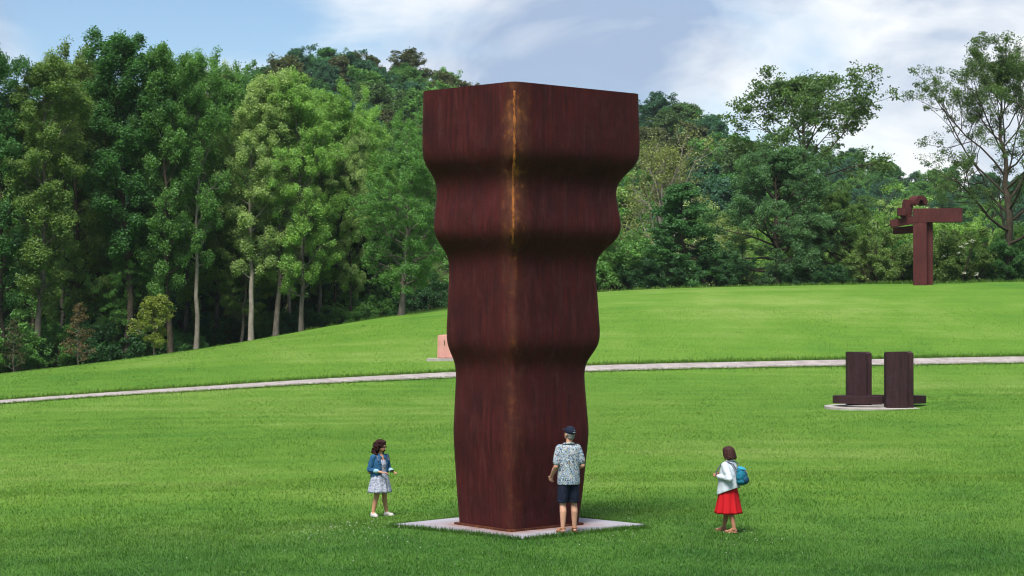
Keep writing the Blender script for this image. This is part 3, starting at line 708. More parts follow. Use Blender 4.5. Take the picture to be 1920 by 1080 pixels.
RIGHT = [  # (kind, name, cat, px, Y, top, colour, width, bark, label)
    ('bare', 'bare_limbed_tree', 'tree', 1245, 124, 228, (0.16, 0.19, 0.07), 0.95, 'bark_white', 'thin-leaved tree with whitish bare limbs right of the rust sculpture'),
    ('umbrella', 'open_crowned_tree', 'tree', 1515, 125, 128, (0.070, 0.125, 0.042), 1.12, 'bark_dark', 'open airy-crowned tree rising above the dense dark tree'),
    ('ash_dense', 'dense_tree', 'tree', 1455, 119, 258, (0.064, 0.138, 0.060), 1.18, 'bark_dark', 'large dense dark green tree in the middle of the right hedge'),
    ('ash_dense', 'dense_tree', 'tree', 1580, 121, 345, (0.075, 0.140, 0.036), 1.05, 'bark_dark', 'lower olive-green tree right of the large dense dark one'),
    ('feather', 'feathery_tree', 'tree', 1893, 117, 50, (0.068, 0.125, 0.036), 1.05, 'bark_dark', 'tall sparse feathery tree with dark limbs at the right edge'),
    ('spruce', 'conifer', 'tree', 1285, 118, 345, (0.045, 0.125, 0.040), 1.2, 'bark_dark', 'dark green tiered conifer left of the large dense tree'),
    ('willow', 'hedge_shrub', 'shrub', 1185, 119, 405, G_MID, 1.0, 'bark_dark', 'mid green shrub just right of the rust sculpture'),
    ('bush3', 'hedge_shrub', 'shrub', 1128, 118, 425, G_MID, 1.2, 'bark_dark', 'low green shrub half behind the rust sculpture'),
    ('willow', 'hedge_shrub', 'shrub', 1645, 127, 350, G_LIME, 1.1, 'bark_dark', 'pale lime willow shrub left of the post and beam sculpture'),
    ('willow', 'hedge_shrub', 'shrub', 1750, 129, 372, G_LIME, 1.2, 'bark_dark', 'pale lime willow shrub behind the post and beam sculpture'),
    ('willow', 'hedge_shrub', 'shrub', 1850, 131, 385, (0.085, 0.165, 0.036), 1.2, 'bark_dark', 'pale green willow shrub left of the feathery tree trunk'),
    ('willow', 'hedge_shrub', 'shrub', 1945, 127, 375, G_MID, 1.1, 'bark_dark', 'green shrub cut by the right edge of the picture'),
    ('bush3', 'hedge_shrub', 'shrub', 1655, 117, 432, G_OLIVE, 1.1, 'bark_dark', 'low dark shrub left of the steel post'),
    ('bush1', 'hedge_shrub', 'shrub', 1785, 117.5, 430, G_OLIVE, 1.05, 'bark_dark', 'low shrub with a few white blossoms right of the steel post'),
    ('bush3', 'hedge_shrub', 'shrub', 1862, 118, 448, G_DEEP, 1.2, 'bark_dark', 'low shrub at the foot of the feathery tree'),
    ('bush1', 'hedge_shrub', 'shrub', 1720, 119, 452, G_DEEP, 1.1, 'bark_dark', 'dark low shrub directly behind the steel post'),
    ('bush3', 'hedge_shrub', 'shrub', 1350, 117, 470, G_DARK, 1.4, 'bark_dark', 'dark low shrub between the conifer and the large dense tree'),
    ('bush1', 'hedge_shrub', 'shrub', 1225, 117, 478, G_DARK, 1.3, 'bark_dark', 'dark low shrub left of the conifer'),
    ('bush2', 'hedge_shrub', 'shrub', 1530, 116.5, 480, G_DARK, 1.3, 'bark_dark', 'dark low shrub under the large dense tree'),
    ('bush1', 'hedge_shrub', 'shrub', 1935, 117, 440, G_DEEP, 1.0, 'bark_dark', 'dark low shrub at the right edge of the crest'),
]
FLOWER = None
for k_, nm, ct, px, Y, top, c, wx, bk, lab in RIGHT:
    o = plantpx(k_, nm, lab, ct, px, Y, top, c, wx=wx, bark=bk, rot=(px * 0.37 if nm != 'feathery_tree' else 2.7))
    if 'blossoms' in lab: FLOWER = o
# second tier filling the gaps between hedge and hill
for i in range(20):
    px = 1010 + i * 50 + rng.uniform(-12, 12); Y = 140 + rng.uniform(-5, 16)
    top = float(np.interp(px, [1000, 1200, 1350, 1500, 1700, 1950], [330, 330, 380, 380, 385, 400])) + rng.uniform(-15, 30)
    plantpx(['willow', 'oak', 'willow', 'alder1'][i % 4], 'valley_tree', 'green tree in the dip between the crest hedge and the hill', 'tree', px, Y, top, [G_LIME, G_MID, G_YEL, G_MID][int(rng.integers(4))], wx=1.4 if i % 4 == 3 else 1.15, bark='bark_dark', group='trees in the dip behind the hedge')
# wooded hill
k = 0
for Y in np.arange(185, 316, 9.5):
    for px in np.arange(430, 1480, 9.0 * F / Y * 0.72):
        X = (px + rng.uniform(-30, 30) - 960) * Y / F; yy = Y + rng.uniform(-3.5, 3.5)
        pxx = 960 + X * F / yy
        if pxx < 440 or pxx > 1460: continue
        g = float(ground_z(X, yy)); h = rng.uniform(6.6, 9.6)
        if g < 5: continue
        c = [G_BLUE, G_DEEP, G_MID, (0.055, 0.105, 0.036), G_BLUE, (0.07, 0.085, 0.034)][int(rng.integers(6))]
        plant(['hill1', 'hill2', 'hill3'][k % 3], 'hill_tree', 'rounded tree among the wood on the distant hill', 'tree', X, yy, g + h, c, wx=rng.uniform(1.0, 1.25), bark='bark_dark', group='trees on the distant hill'); k += 1
x, y, z = at(552, 84, 296); plant('hill2', 'hill_tree', 'dark rounded tree standing highest on the distant hill', 'tree', x, y, z, G_BLUE, wx=1.05, bark='bark_dark')
# far ridge to the right
for Y in (330, 352, 375, 400, 425, 450, 470):
    for px in np.arange(1480, 1990, 34 if Y > 390 else 40):
        X = (px + rng.uniform(-14, 14) - 960) * Y / F
        if X > 90 and Y > 436: continue       # the open field
        g = float(ground_z(X, Y)); 
        plant(['hill1', 'hill2', 'hill3'][k % 3], 'ridge_tree', 'small bluish tree on the far ridge at the right', 'tree', X, Y + rng.uniform(-5, 5), g + rng.uniform(5.0, 8.0), [G_BLUE, G_DEEP, G_MID][int(rng.integers(3))], wx=1.2, bark='bark_dark', group='trees on the far ridge'); k += 1

# ------------------------------------------------------------------ people
def cap(p0, r0, p1, r1, n=12):
    p0, p1 = Vector(p0), Vector(p1); d = (p1 - p0).normalized(); P, R = [], []
    for a in (-80, -55, -30, 0): P.append(p0 + d * r0 * math.sin(math.radians(a))); R.append(r0 * math.cos(math.radians(a)))
    for a in (0, 30, 55, 80): P.append(p1 + d * r1 * math.sin(math.radians(a))); R.append(r1 * math.cos(math.radians(a)))
    v, f = [], []; u = d.orthogonal().normalized(); w_ = d.cross(u)
    for p, r_ in zip(P, R):
        for k in range(n):
            a = 2 * math.pi * k / n; v.append(tuple(p + (u * math.cos(a) + w_ * math.sin(a)) * r_))
    m = len(P)
    for i in range(m - 1):
        for k in range(n): a = i * n + k; b = i * n + (k + 1) % n; f.append((a, b, b + n, a + n))
    f.append(tuple(range(n))[::-1]); f.append(tuple((m - 1) * n + k for k in range(n)))
    return v, f
def ell(c, r, rot=(0, 0, 0), n=14, m=9):
    R = Matrix.Rotation(rot[2], 3, 'Z') @ Matrix.Rotation(rot[1], 3, 'Y') @ Matrix.Rotation(rot[0], 3, 'X'); v, f = [], []
    for i in range(m):
        t = math.pi * (i + 0.5) / m - math.pi / 2
        for k in range(n):
            a = 2 * math.pi * k / n
            v.append(tuple(Vector(c) + R @ Vector((r[0] * math.cos(t) * math.cos(a), r[1] * math.cos(t) * math.sin(a), r[2] * math.sin(t)))))
    for i in range(m - 1):
        for k in range(n): a = i * n + k; b = i * n + (k + 1) % n; f.append((a, b, b + n, a + n))
    f.append(tuple(range(n))[::-1]); f.append(tuple((m - 1) * n + k for k in range(n)))
    return v, f
def loft(rings, n=28, ripple=None, caps=True):
    """rings: (z, cx, cy, rx, ry); ripple(i, angle) adds to the radius factor"""
    v, f = [], []
    for i, (z, cx, cy_, rx, ry) in enumerate(rings):
        for k in range(n):
            a = 2 * math.pi * k / n; s = 1 + (ripple(i / (len(rings) - 1), a) if ripple else 0)
            zz = z(a) if callable(z) else z
            v.append((cx + rx * s * math.cos(a), cy_ + ry * s * math.sin(a), zz))
    for i in range(len(rings) - 1):
        for k in range(n): a = i * n + k; b = i * n + (k + 1) % n; f.append((a, b, b + n, a + n))
    if caps: f.append(tuple(range(n))[::-1]); f.append(tuple((len(rings) - 1) * n + k for k in range(n)))
    return v, f
def interp_rings(rs, m):
    a = np.array(rs, float); t = np.linspace(0, 1, len(a)); u = np.linspace(0, 1, m); return [tuple(np.interp(q, t, a[:, j]) for j in range(5)) for q in u]
def xf(vf, Mx): return [tuple(Mx @ Vector(p)) for p in vf[0]], vf[1]
def fuse(name, pieces, voxel=0.008, smooth=4, fac=0.5, noise=0.0, nscale=0.03):
    v, f = [], []
    for a, b in pieces:
        o = len(v); v += a; f += [tuple(i + o for i in q) for q in b]
    me = mesh(name, v, f); bm = bmesh.new(); bm.from_mesh(me); bmesh.ops.recalc_face_normals(bm, faces=bm.faces); bm.to_mesh(me); bm.free()
    ob = bpy.data.objects.new('tmp', me); COL.objects.link(ob)
    r_ = ob.modifiers.new('r', 'REMESH'); r_.mode = 'VOXEL'; r_.voxel_size = voxel
    s_ = ob.modifiers.new('s', 'SMOOTH'); s_.iterations = smooth; s_.factor = fac
    if noise:
        tx = bpy.data.textures.new('curl', 'CLOUDS'); tx.noise_scale = nscale; tx.noise_depth = 2
        d_ = ob.modifiers.new('d', 'DISPLACE'); d_.texture = tx; d_.strength = noise; d_.mid_level = 0.5
    dg = bpy.context.evaluated_depsgraph_get(); ev = ob.evaluated_get(dg); out_ = bpy.data.meshes.new_from_object(ev)
    bpy.data.objects.remove(ob); out_.name = name
    out_.polygons.foreach_set('use_smooth', np.ones(len(out_.polygons), bool)); return out_
def head_pieces(Mh, female):
    w_ = 0.94 if female else 1.0
    P = [ell((0, 0.012, 0.145), (0.074 * w_, 0.093, 0.088)), ell((0, -0.018, 0.075), (0.060 * w_, 0.070, 0.078)), ell((0, -0.055, 0.035), (0.034 * w_, 0.032, 0.030)),
         cap((0, -0.086, 0.125), 0.010, (0, -0.108, 0.088), 0.015), ell((0, -0.086, 0.148), (0.05, 0.014, 0.012)), ell((0, -0.087, 0.055), (0.026, 0.010, 0.012)),
         ell((-0.076 * w_, 0.012, 0.10), (0.011, 0.020, 0.031)), ell((0.076 * w_, 0.012, 0.10), (0.011, 0.020, 0.031))]
    return [xf(p, Mh) for p in P]
def hand_pieces(wrist, direction, back, side, curl=0.5, s=1.0):
    """palm, four fingers of unequal length and a thumb; side = +1/-1: which edge the thumb leaves"""
    d = Vector(direction).normalized(); b = Vector(back).normalized(); b = (b - d * b.dot(d)).normalized(); a = d.cross(b).normalized() * side
    w_ = Vector(wrist); P = []
    for k in (-0.028, -0.009, 0.010, 0.028): P.append(cap(w_ + d * 0.005 * s + a * k * 0.7 * s, 0.014 * s, w_ + d * 0.082 * s + a * k * s, 0.0115 * s, 8))
    for k, L in ((-0.029, 0.058), (-0.010, 0.072), (0.010, 0.078), (0.029, 0.070)):
        p0 = w_ + d * 0.084 * s + a * k * s; L *= s
        d1 = (d * math.cos(curl) - b * math.sin(curl)); d2 = (d * math.cos(curl * 2.2) - b * math.sin(curl * 2.2))
        p1 = p0 + d1 * L * 0.5; p2 = p1 + d2 * L * 0.5
        P += [cap(p0, 0.0095 * s, p1, 0.0088 * s, 8), cap(p1, 0.0088 * s, p2, 0.0075 * s, 8)]
    t0 = w_ + d * 0.022 * s + a * 0.026 * s; t1 = t0 + (d * 0.6 + a * 0.75 - b * 0.3).normalized() * 0.036 * s; t2 = t1 + (d * 0.9 + a * 0.1 - b * 0.5).normalized() * 0.034 * s
    P += [cap(t0, 0.013 * s, t1, 0.011 * s, 8), cap(t1, 0.0105 * s, t2, 0.009 * s, 8)]
    return P
def head_matrix(pitch, yaw, z=1.525, y=-0.01):
    return Matrix.Translation((0, y, z)) @ Matrix.Rotation(yaw, 4, 'Z') @ Matrix.Rotation(pitch, 4, 'X')
def body(name, female, Mh, arms, legs, skin, parent):
    """arms / legs: dict side -> joints; one continuous surface"""
    k = 0.88 if female else 1.0
    P = head_pieces(Mh, female)
    hb = Mh @ Vector((0, 0.02, 0.05))
    P += [cap((0, 0.012, 1.42), 0.056 * k, hb, 0.051 * k)]
    P += [loft(interp_rings([(0.82, 0, 0, 0.15, 0.10), (0.93, 0, 0.005, 0.165 * (1.04 if female else 1), 0.115), (1.06, 0, 0, 0.140 * k, 0.098), (1.20, 0, -0.006, 0.152 * k, 0.112), (1.33, 0, 0, 0.170 * k, 0.108), (1.41, 0, 0.005, 0.150 * k, 0.085), (1.46, 0, 0.01, 0.075, 0.058)], 16))]
    for sd, (sh, el_, wr, hd, bk, curl) in arms.items():
        P += [cap(sh, 0.052 * k, Vector(sh).lerp(Vector(el_), 0.4), 0.050 * k), cap(Vector(sh).lerp(Vector(el_), 0.4), 0.050 * k, el_, 0.040 * k),
              cap(el_, 0.041 * k, Vector(el_).lerp(Vector(wr), 0.35), 0.043 * k), cap(Vector(el_).lerp(Vector(wr), 0.35), 0.043 * k, wr, 0.027 * k)]
        P += hand_pieces(wr, hd, bk, sd, curl, 1.0 * (0.92 if female else 1.05))
    for sd, (hp, kn, an, toe) in legs.items():
        hp, kn, an, toe = map(Vector, (hp, kn, an, toe))
        mid = kn.lerp(an, 0.32) + Vector((0, 0.018, 0))
        P += [cap(hp, 0.088, hp.lerp(kn, 0.5), 0.074), cap(hp.lerp(kn, 0.5), 0.074, kn, 0.054), cap(kn, 0.053, mid, 0.056 * (0.97 if female else 1.04)), cap(mid, 0.056 * (0.97 if female else 1.04), an, 0.034),
              cap(an + Vector((0, 0.022, -0.045)), 0.034, toe, 0.027), cap(an, 0.035, an.lerp(toe, 0.55) + Vector((0, 0, -0.012)), 0.032)]
    return link(name, fuse(name, P, 0.0062, 4), skin, parent)
def arc_shell(rings, gap, n=30, thick=0.014):
    """open-fronted garment: ring arcs leaving a gap at the front (-Y)"""
    v, f = [], []; m = len(rings)
    for i, (z, cx, cy_, rx, ry) in enumerate(rings):
        g = gap(i / (m - 1)) if callable(gap) else gap
        for k in range(n + 1):
            a = -math.pi / 2 + g + (2 * math.pi - 2 * g) * k / n; zz = z(a) if callable(z) else z
            w_ = 1 + 0.025 * math.sin(a * 5 + i) + 0.018 * math.sin(a * 9 - i * 1.7)
            v.append((cx + rx * w_ * math.cos(a), cy_ + ry * w_ * math.sin(a), zz))
    for i in range(m - 1):
        for k in range(n): a = i * (n + 1) + k; f.append((a, a + 1, a + n + 2, a + n + 1))
    return v, f
def solid(name, v, f, t=0.014):
    me = mesh(name, v, f); ob = bpy.data.objects.new('tmp', me); COL.objects.link(ob)
    s_ = ob.modifiers.new('s', 'SOLIDIFY'); s_.thickness = t; s_.offset = 1
    u_ = ob.modifiers.new('u', 'SUBSURF'); u_.levels = 1
    dg = bpy.context.evaluated_depsgraph_get(); o_ = bpy.data.meshes.new_from_object(ob.evaluated_get(dg)); bpy.data.objects.remove(ob); o_.name = name
    o_.polygons.foreach_set('use_smooth', np.ones(len(o_.polygons), bool)); return o_
def sub(name, vf, mat, parent, smooth=True): return link(name, mesh(name, vf[0], vf[1], smooth), mat, parent)
def sole_pair(parent, name, mat, strap, legs, closed=False):
    for sd, (hp, kn, an, toe) in legs.items():
        an, toe = Vector(an), Vector(toe); heel = Vector((an.x, an.y + 0.045, 0.012)); tip = Vector((toe.x, toe.y - 0.02, 0.012))
        if closed:
            me = fuse(name, [cap((heel.x, heel.y - 0.03, 0.045), 0.046, (tip.x, tip.y + 0.035, 0.036), 0.043), cap((heel.x, heel.y - 0.02, 0.075), 0.040, (heel.x, heel.y - 0.10, 0.055), 0.042), cap((heel.x, heel.y - 0.02, 0.022), 0.044, (tip.x, tip.y + 0.03, 0.022), 0.044)], 0.008, 3)
            link(name, me, mat, parent)
        else:
            P = [xf(ell((0, 0, 0), (0.048, 0.145, 0.014)), Matrix.Translation((heel + tip) / 2 + Vector((0, 0, 0.001)))),]
            s_ = link(name, fuse(name, P, 0.007, 2), mat, parent)
            Q = []
            for t_, hh, rr_ in ((0.72, 0.040, 0.046), (0.42, 0.062, 0.043)):
                c = heel.lerp(tip, t_); arc = [(c.x + rr_ * math.cos(b), c.y, 0.012 + hh * 1.05 * math.sin(b)) for b in np.linspace(0, math.pi, 9)]
                Q.append(tube(arc, [0.013] * 9, 6))
            Q.append(tube([(an.x + 0.044 * math.cos(b), an.y + 0.046 * math.sin(b), an.z - 0.01) for b in np.linspace(0, 2 * math.pi, 13)], [0.010] * 13, 6))
            link('strap', fuse('strap', Q, 0.007, 1), strap, s_)
def place(o, px, py, Y, H, rz, Href=1.75):
    x, y, z = at(px, py, Y); o.location = (x, y, float(ground_z(x, y)) + 0.004); s = H / Href; o.scale = (s, s, s); o.rotation_euler = (0, 0, rz); return o
SK1 = mat_skin('skin_warm', (0.42, 0.21, 0.13)); SK2 = mat_skin('skin_tan', (0.36, 0.17, 0.10)); SK3 = mat_skin('skin_light', (0.46, 0.25, 0.17))
HAIR1 = mat_plain('hair_dark_brown', (0.026, 0.008, 0.008), 0.7, 0.15, 0.5, 60, 0.6, 90, 0.008)
HAIR2 = mat_plain('hair_brown', (0.034, 0.011, 0.010), 0.65, 0.2, 0.4, 50, 0.5, 80, 0.006)
HAIR3 = mat_plain('hair_grey', (0.20, 0.19, 0.18), 0.6, 0.3, 0.4, 90, 0.5)
DENIM = mat_cloth('denim', (0.020, 0.085, 0.185), 0.35, 0.7, 13); DENIM_L = mat_cloth('denim_cuff', (0.23, 0.38, 0.48), 0.2)
NAVY = mat_cloth('navy_cotton', (0.010, 0.014, 0.030), 0.3, 0.7, 9); WHITE = mat_cloth('white_cotton', (0.46, 0.52, 0.58), 0.06, 0.8, 10)
RED = mat_cloth('red_cotton', (0.42, 0.008, 0.014), 0.1, 0.4, 8); TEAL = mat_cloth('teal_nylon', (0.012, 0.13, 0.20), 0.25, 0.7, 12)
STRAP = mat_plain('grey_strap', (0.10, 0.10, 0.14)); BROWN = mat_plain('brown_leather', (0.17, 0.075, 0.028), 0.55, 0.35, 0.3); DARKL = mat_plain('dark_leather', (0.03, 0.018, 0.014), 0.5, 0.35)
SHOE = mat_plain('white_canvas', (0.45, 0.43, 0.42)); BLACK = mat_plain('black_plastic', (0.012, 0.012, 0.014), 0.25, 0.5)
PRINT = mat_cells('floral_print', [(0.0, (0.21, 0.27, 0.35)), (0.22, (0.33, 0.36, 0.40)), (0.40, (0.065, 0.13, 0.24)), (0.54, (0.20, 0.27, 0.33)), (0.66, (0.27, 0.20, 0.17)), (0.74, (0.02, 0.035, 0.08)), (0.84, (0.42, 0.46, 0.48)), (0.93, (0.22, 0.24, 0.09))], 66)
SPECK = mat_cells('speckled_print', [(0.0, (0.34, 0.36, 0.45)), (0.40, (0.46, 0.48, 0.56)), (0.62, (0.08, 0.10, 0.19)), (0.84, (0.24, 0.27, 0.37))], 80)
MOUTH = mat_plain('lips', (0.30, 0.07, 0.06), 0.5)

# woman at the left: denim jacket, speckled dress
P1 = empty('person'); tag(P1, 'curly-haired woman in a denim jacket and speckled grey dress, looking up at the sculpture', 'person')
Mh = head_matrix(math.radians(14), math.radians(16))
arms = {-1: ((-0.165, 0.0, 1.385), (-0.225, 0.05, 1.10), (-0.085, -0.20, 1.04), (0.55, -0.8, 0.0), (0, 0.1, 1), 0.5),
        1: ((0.165, 0.0, 1.385), (0.235, 0.02, 1.10), (0.165, -0.24, 1.045), (-0.1, -1, -0.05), (0.3, 0.0, 1), 0.6)}
legs = {-1: ((-0.085, 0, 0.86), (-0.09, -0.02, 0.48), (-0.15, 0.03, 0.09), (-0.18, -0.12, 0.03)), 1: ((0.085, 0, 0.86), (0.10, -0.03, 0.48), (0.165, -0.02, 0.09), (0.20, -0.16, 0.03))}
body('body', True, Mh, arms, legs, SK1, P1)
pl = lambda amp, nf: (lambda t, a: amp * max(0, t - 0.25) * (math.sin(a * nf) + 0.5 * math.sin(a * (nf + 5) + 1.3)))
dr = interp_rings([(1.325, 0, -0.008, 0.130, 0.105), (1.22, 0, -0.012, 0.150, 0.132), (1.08, 0, -0.008, 0.148, 0.118), (0.95, 0, -0.004, 0.188, 0.150), (0.75, 0, 0.0, 0.225, 0.185), (0.56, 0, 0.0, 0.262, 0.215)], 22)
sub('dress', loft(dr, 84, pl(0.075, 11)), SPECK, P1)
jk = [(0.93, 0, 0.012, 0.190, 0.145), (1.02, 0, 0.010, 0.180, 0.140), (1.14, 0, 0.002, 0.172, 0.145), (1.26, 0, 0.0, 0.182, 0.142), (1.36, 0, 0.004, 0.178, 0.118), (1.425, 0, 0.012, 0.125, 0.088), (1.46, 0, 0.016, 0.072, 0.070)]
jo = link('jacket', solid('jacket', *arc_shell(jk, lambda t: 0.30 + 0.10 * t), 0.016), DENIM, P1)
for sd in (-1, 1):
    sh, e_, wr = (Vector(q) for q in arms[sd][:3]); m_ = e_.lerp(wr, 0.45)
    s_ = link('sleeve', fuse('sleeve', [cap(sh, 0.070, sh.lerp(e_, 0.5), 0.066), cap(sh.lerp(e_, 0.5), 0.066, e_, 0.060), cap(e_, 0.060, m_, 0.052)], 0.009, 3, 0.5, 0.012, 0.05), DENIM, jo)
    link('cuff', fuse('cuff', [cap(e_.lerp(wr, 0.40), 0.056, e_.lerp(wr, 0.56), 0.055)], 0.008, 2), DENIM_L, s_)
    link('collar', fuse('collar', [cap((sd * 0.035, -0.105, 1.375), 0.018, (sd * 0.078, -0.045, 1.445), 0.022), cap((sd * 0.078, -0.045, 1.445), 0.022, (sd * 0.03, 0.07, 1.475), 0.020)], 0.008, 2), DENIM, jo)
    pk_ = link('pocket', fuse('pocket', [ell((sd * 0.100, -0.128, 1.24), (0.036, 0.010, 0.040), (0, 0, sd * 0.42))], 0.007, 1), DENIM, jo)
rr = random.Random(4); hp_ = [xf(ell((0, 0.03, 0.15), (0.105, 0.115, 0.105)), Mh), xf(ell((0, 0.06, 0.05), (0.115, 0.085, 0.13)), Mh)]
for i in range(190):
    a = rr.uniform(math.radians(-24), math.radians(204)); zz = rr.uniform(-0.085, 0.255); R_ = 0.128 if zz < 0.14 else 0.128 * math.sqrt(max(0.05, 1 - ((zz - 0.14) / 0.12) ** 2))
    hp_.append(xf(ell((R_ * math.cos(a) * rr.uniform(0.9, 1.12), 0.03 + R_ * math.sin(a) * rr.uniform(0.85, 1.1), zz), (0.019, 0.019, 0.022)), Mh))
for i in range(24):
    a = rr.uniform(math.radians(200), math.radians(340)); hp_.append(xf(ell((0.075 * math.cos(a), 0.02 + 0.085 * math.sin(a), 0.215 + rr.uniform(-0.012, 0.02)), (0.02, 0.02, 0.02)), Mh))
link('hair', fuse('hair', hp_, 0.008, 1, 0.4, 0.018, 0.02), HAIR1, P1)
sg = [xf(ell((sx * 0.032, -0.099, 0.122), (0.026, 0.007, 0.021)), Mh) for sx in (-1, 1)] + [xf(cap((-0.012, -0.104, 0.128), 0.004, (0.012, -0.104, 0.128), 0.004), Mh)]
for sx in (-1, 1): sg.append(xf(cap((sx * 0.056, -0.09, 0.128), 0.004, (sx * 0.076, 0.005, 0.125), 0.004), Mh))
link('sunglasses', fuse('sunglasses', sg, 0.004, 1), BLACK, P1)
link('mouth', fuse('mouth', [xf(ell((0, -0.094, 0.054), (0.022, 0.007, 0.006)), Mh)], 0.004, 0), MOUTH, P1)
sole_pair(P1, 'shoe', SHOE, SHOE, legs, True)
place(P1, 712, 972, 38.5, 1.46, math.radians(42)); P1.scale = (P1.scale[0] * 1.13, P1.scale[1] * 1.13, P1.scale[2])
BP1 = empty('backpack'); tag(BP1, 'small brown leather backpack on the back of the woman in denim', 'backpack')
link('bag', fuse('bag', [ell((-0.02, 0.215, 1.13), (0.12, 0.062, 0.15)), ell((-0.02, 0.21, 1.03), (0.115, 0.06, 0.07))], 0.010, 4), BROWN, BP1)
link('flap', fuse('flap', [ell((-0.02, 0.225, 1.24), (0.112, 0.066, 0.055))], 0.010, 3), DARKL, BP1)
for sd in (-1, 1):
    link('strap', fuse('strap', [xf(q, Matrix()) for q in (tube([(sd * 0.10, 0.17, 1.25), (sd * 0.125, 0.11, 1.40), (sd * 0.125, 0.02, 1.455), (sd * 0.130, -0.09, 1.40), (sd * 0.140, -0.135, 1.30)], [0.013] * 5, 8),)], 0.007, 1), STRAP, BP1)
BP1.matrix_world = P1.matrix_world; BP1.location = P1.location; BP1.rotation_euler = P1.rotation_euler; BP1.scale = P1.scale
PHN = empty('mobile_phone'); tag(PHN, 'black phone held at waist height by the woman in denim', 'phone')
vv, ff = box_bm(0.075, 0.15, 0.010); Mx = Matrix.Translation((0.055, -0.335, 1.075)) @ Matrix.Rotation(math.radians(-35), 4, 'Z') @ Matrix.Rotation(math.radians(-25), 4, 'X')
ph_ = bevel_mesh('case', [tuple(Mx @ Vector(p)) for p in vv], ff, 0.004); link('case', ph_, BLACK, PHN)
vv, ff = box_bm(0.066, 0.135, 0.002); Mx2 = Mx @ Matrix.Translation((0, 0, 0.0062)); link('screen', bevel_mesh('screen', [tuple(Mx2 @ Vector(p)) for p in vv], ff, 0.0005), mat_plain('phone_glass', (0.05, 0.055, 0.06), 0.1, 0.6), PHN)
PHN.location = P1.location; PHN.rotation_euler = P1.rotation_euler; PHN.scale = P1.scale

# man at the foot of the sculpture, seen from behind
P2 = empty('person'); tag(P2, 'man in a navy cap, floral short-sleeved shirt and navy shorts, standing close to the sculpture', 'person')
Mh = head_matrix(math.radians(-16), math.radians(22), 1.525, -0.02)
arms = {1: ((0.165, 0.0, 1.385), (0.225, 0.03, 1.10), (0.245, -0.16, 0.93), (0.0, -0.45, -0.9), (0.6, 0.6, 0), 0.75),
        -1: ((-0.165, 0.0, 1.385), (-0.225, 0.05, 1.11), (-0.15, -0.20, 1.04), (0.45, -0.9, 0.0), (0, 0.1, 1), 0.7)}
legs = {1: ((0.09, 0, 0.88), (0.095, -0.015, 0.48), (0.11, 0.04, 0.09), (0.15, -0.13, 0.03)), -1: ((-0.09, 0, 0.88), (-0.10, -0.03, 0.48), (-0.105, -0.01, 0.09), (-0.14, -0.17, 0.03))}
body('body', False, Mh, arms, legs, SK3, P2)
shirt = [loft(interp_rings([(0.80, 0, 0.0, 0.192, 0.165), (0.90, 0, 0.002, 0.190, 0.162), (1.06, 0, 0.0, 0.182, 0.150), (1.22, 0, 0.0, 0.186, 0.148), (1.34, 0, 0.004, 0.188, 0.136), (1.41, 0, 0.01, 0.165, 0.108), (1.455, 0, 0.012, 0.078, 0.072)], 20), 40, lambda t, a: 0.014 * (1 - t) * math.sin(a * 7) + 0.010 * math.sin(a * 4 + t * 9))]
for sd in (-1, 1):
    sh, e_ = Vector(arms[sd][0]), Vector(arms[sd][1]); shirt.append(cap(sh + Vector((-sd * 0.02, 0, 0.004)), 0.079, sh.lerp(e_, 0.45), 0.072)); shirt.append(cap(sh.lerp(e_, 0.4), 0.068, sh.lerp(e_, 0.74), 0.070))
sh_ = link('shirt', fuse('shirt', shirt, 0.010, 5, 0.5, 0.006, 0.07), PRINT, P2)
link('collar', fuse('collar', [tube([(0.085 * math.cos(a), 0.005 + 0.078 * math.sin(a), 1.468 + 0.012 * math.sin(a)) for a in np.linspace(math.radians(-60), math.radians(240), 20)], [0.019] * 20, 8)], 0.009, 2), PRINT, sh_)
sl_ = []
for sd in (-1, 1):
    hp, kn = Vector(legs[sd][0]), Vector(legs[sd][1])
    sl_.append(loft(interp_rings([(0.50, kn.x, -0.015, 0.088, 0.100), (0.62, hp.x, -0.008, 0.098, 0.112), (0.80, hp.x * 0.92, 0.004, 0.094, 0.120), (0.90, hp.x * 0.8, 0.006, 0.088, 0.112)], 12), 24, lambda t, a: 0.03 * math.sin(a * 5 + t * 4) * (1 - t)))
sl_.append(loft([(0.80, 0, 0.006, 0.158, 0.118), (0.95, 0, 0.004, 0.158, 0.112)], 28))
link('shorts', fuse('shorts', sl_, 0.009, 3, 0.5, 0.008, 0.06), NAVY, P2)
link('hair', fuse('hair', [xf(ell((0, 0.020, 0.120), (0.080, 0.090, 0.060)), Mh), xf(ell((0, 0.055, 0.075), (0.062, 0.050, 0.05)), Mh)], 0.007, 2, 0.5, 0.006, 0.012), HAIR3, P2)
capp = [xf(ell((0, 0.012, 0.165), (0.086, 0.103, 0.085)), Mh), xf(loft([(0.145, 0, 0.012, 0.087, 0.104), (0.175, 0, 0.012, 0.086, 0.103)], 28), Mh)]
for sx in np.linspace(-0.055, 0.055, 7): capp.append(xf(cap((sx, -0.075, 0.158), 0.008, (sx * 0.85, -0.175 + abs(sx) * 0.55, 0.142 - abs(sx) * 0.15), 0.007, 8), Mh))
cp_ = link('cap', fuse('cap', capp, 0.007, 3), NAVY, P2)
EMB = mat_plain('white_thread', (0.62, 0.62, 0.66)); qs = []
for i, (ex, ez, ew) in enumerate(((-0.004, 0.205, 0.008), (-0.020, 0.172, 0.006), (-0.006, 0.170, 0.006), (0.008, 0.171, 0.006), (0.022, 0.173, 0.005))):
    yy = 0.012 + 0.103 * math.sqrt(max(0, 1 - (ex / 0.086) ** 2 - ((ez - 0.165) / 0.085) ** 2)); qs.append(xf(ell((ex, yy, ez), (ew, 0.004, ew * 0.7)), Mh))
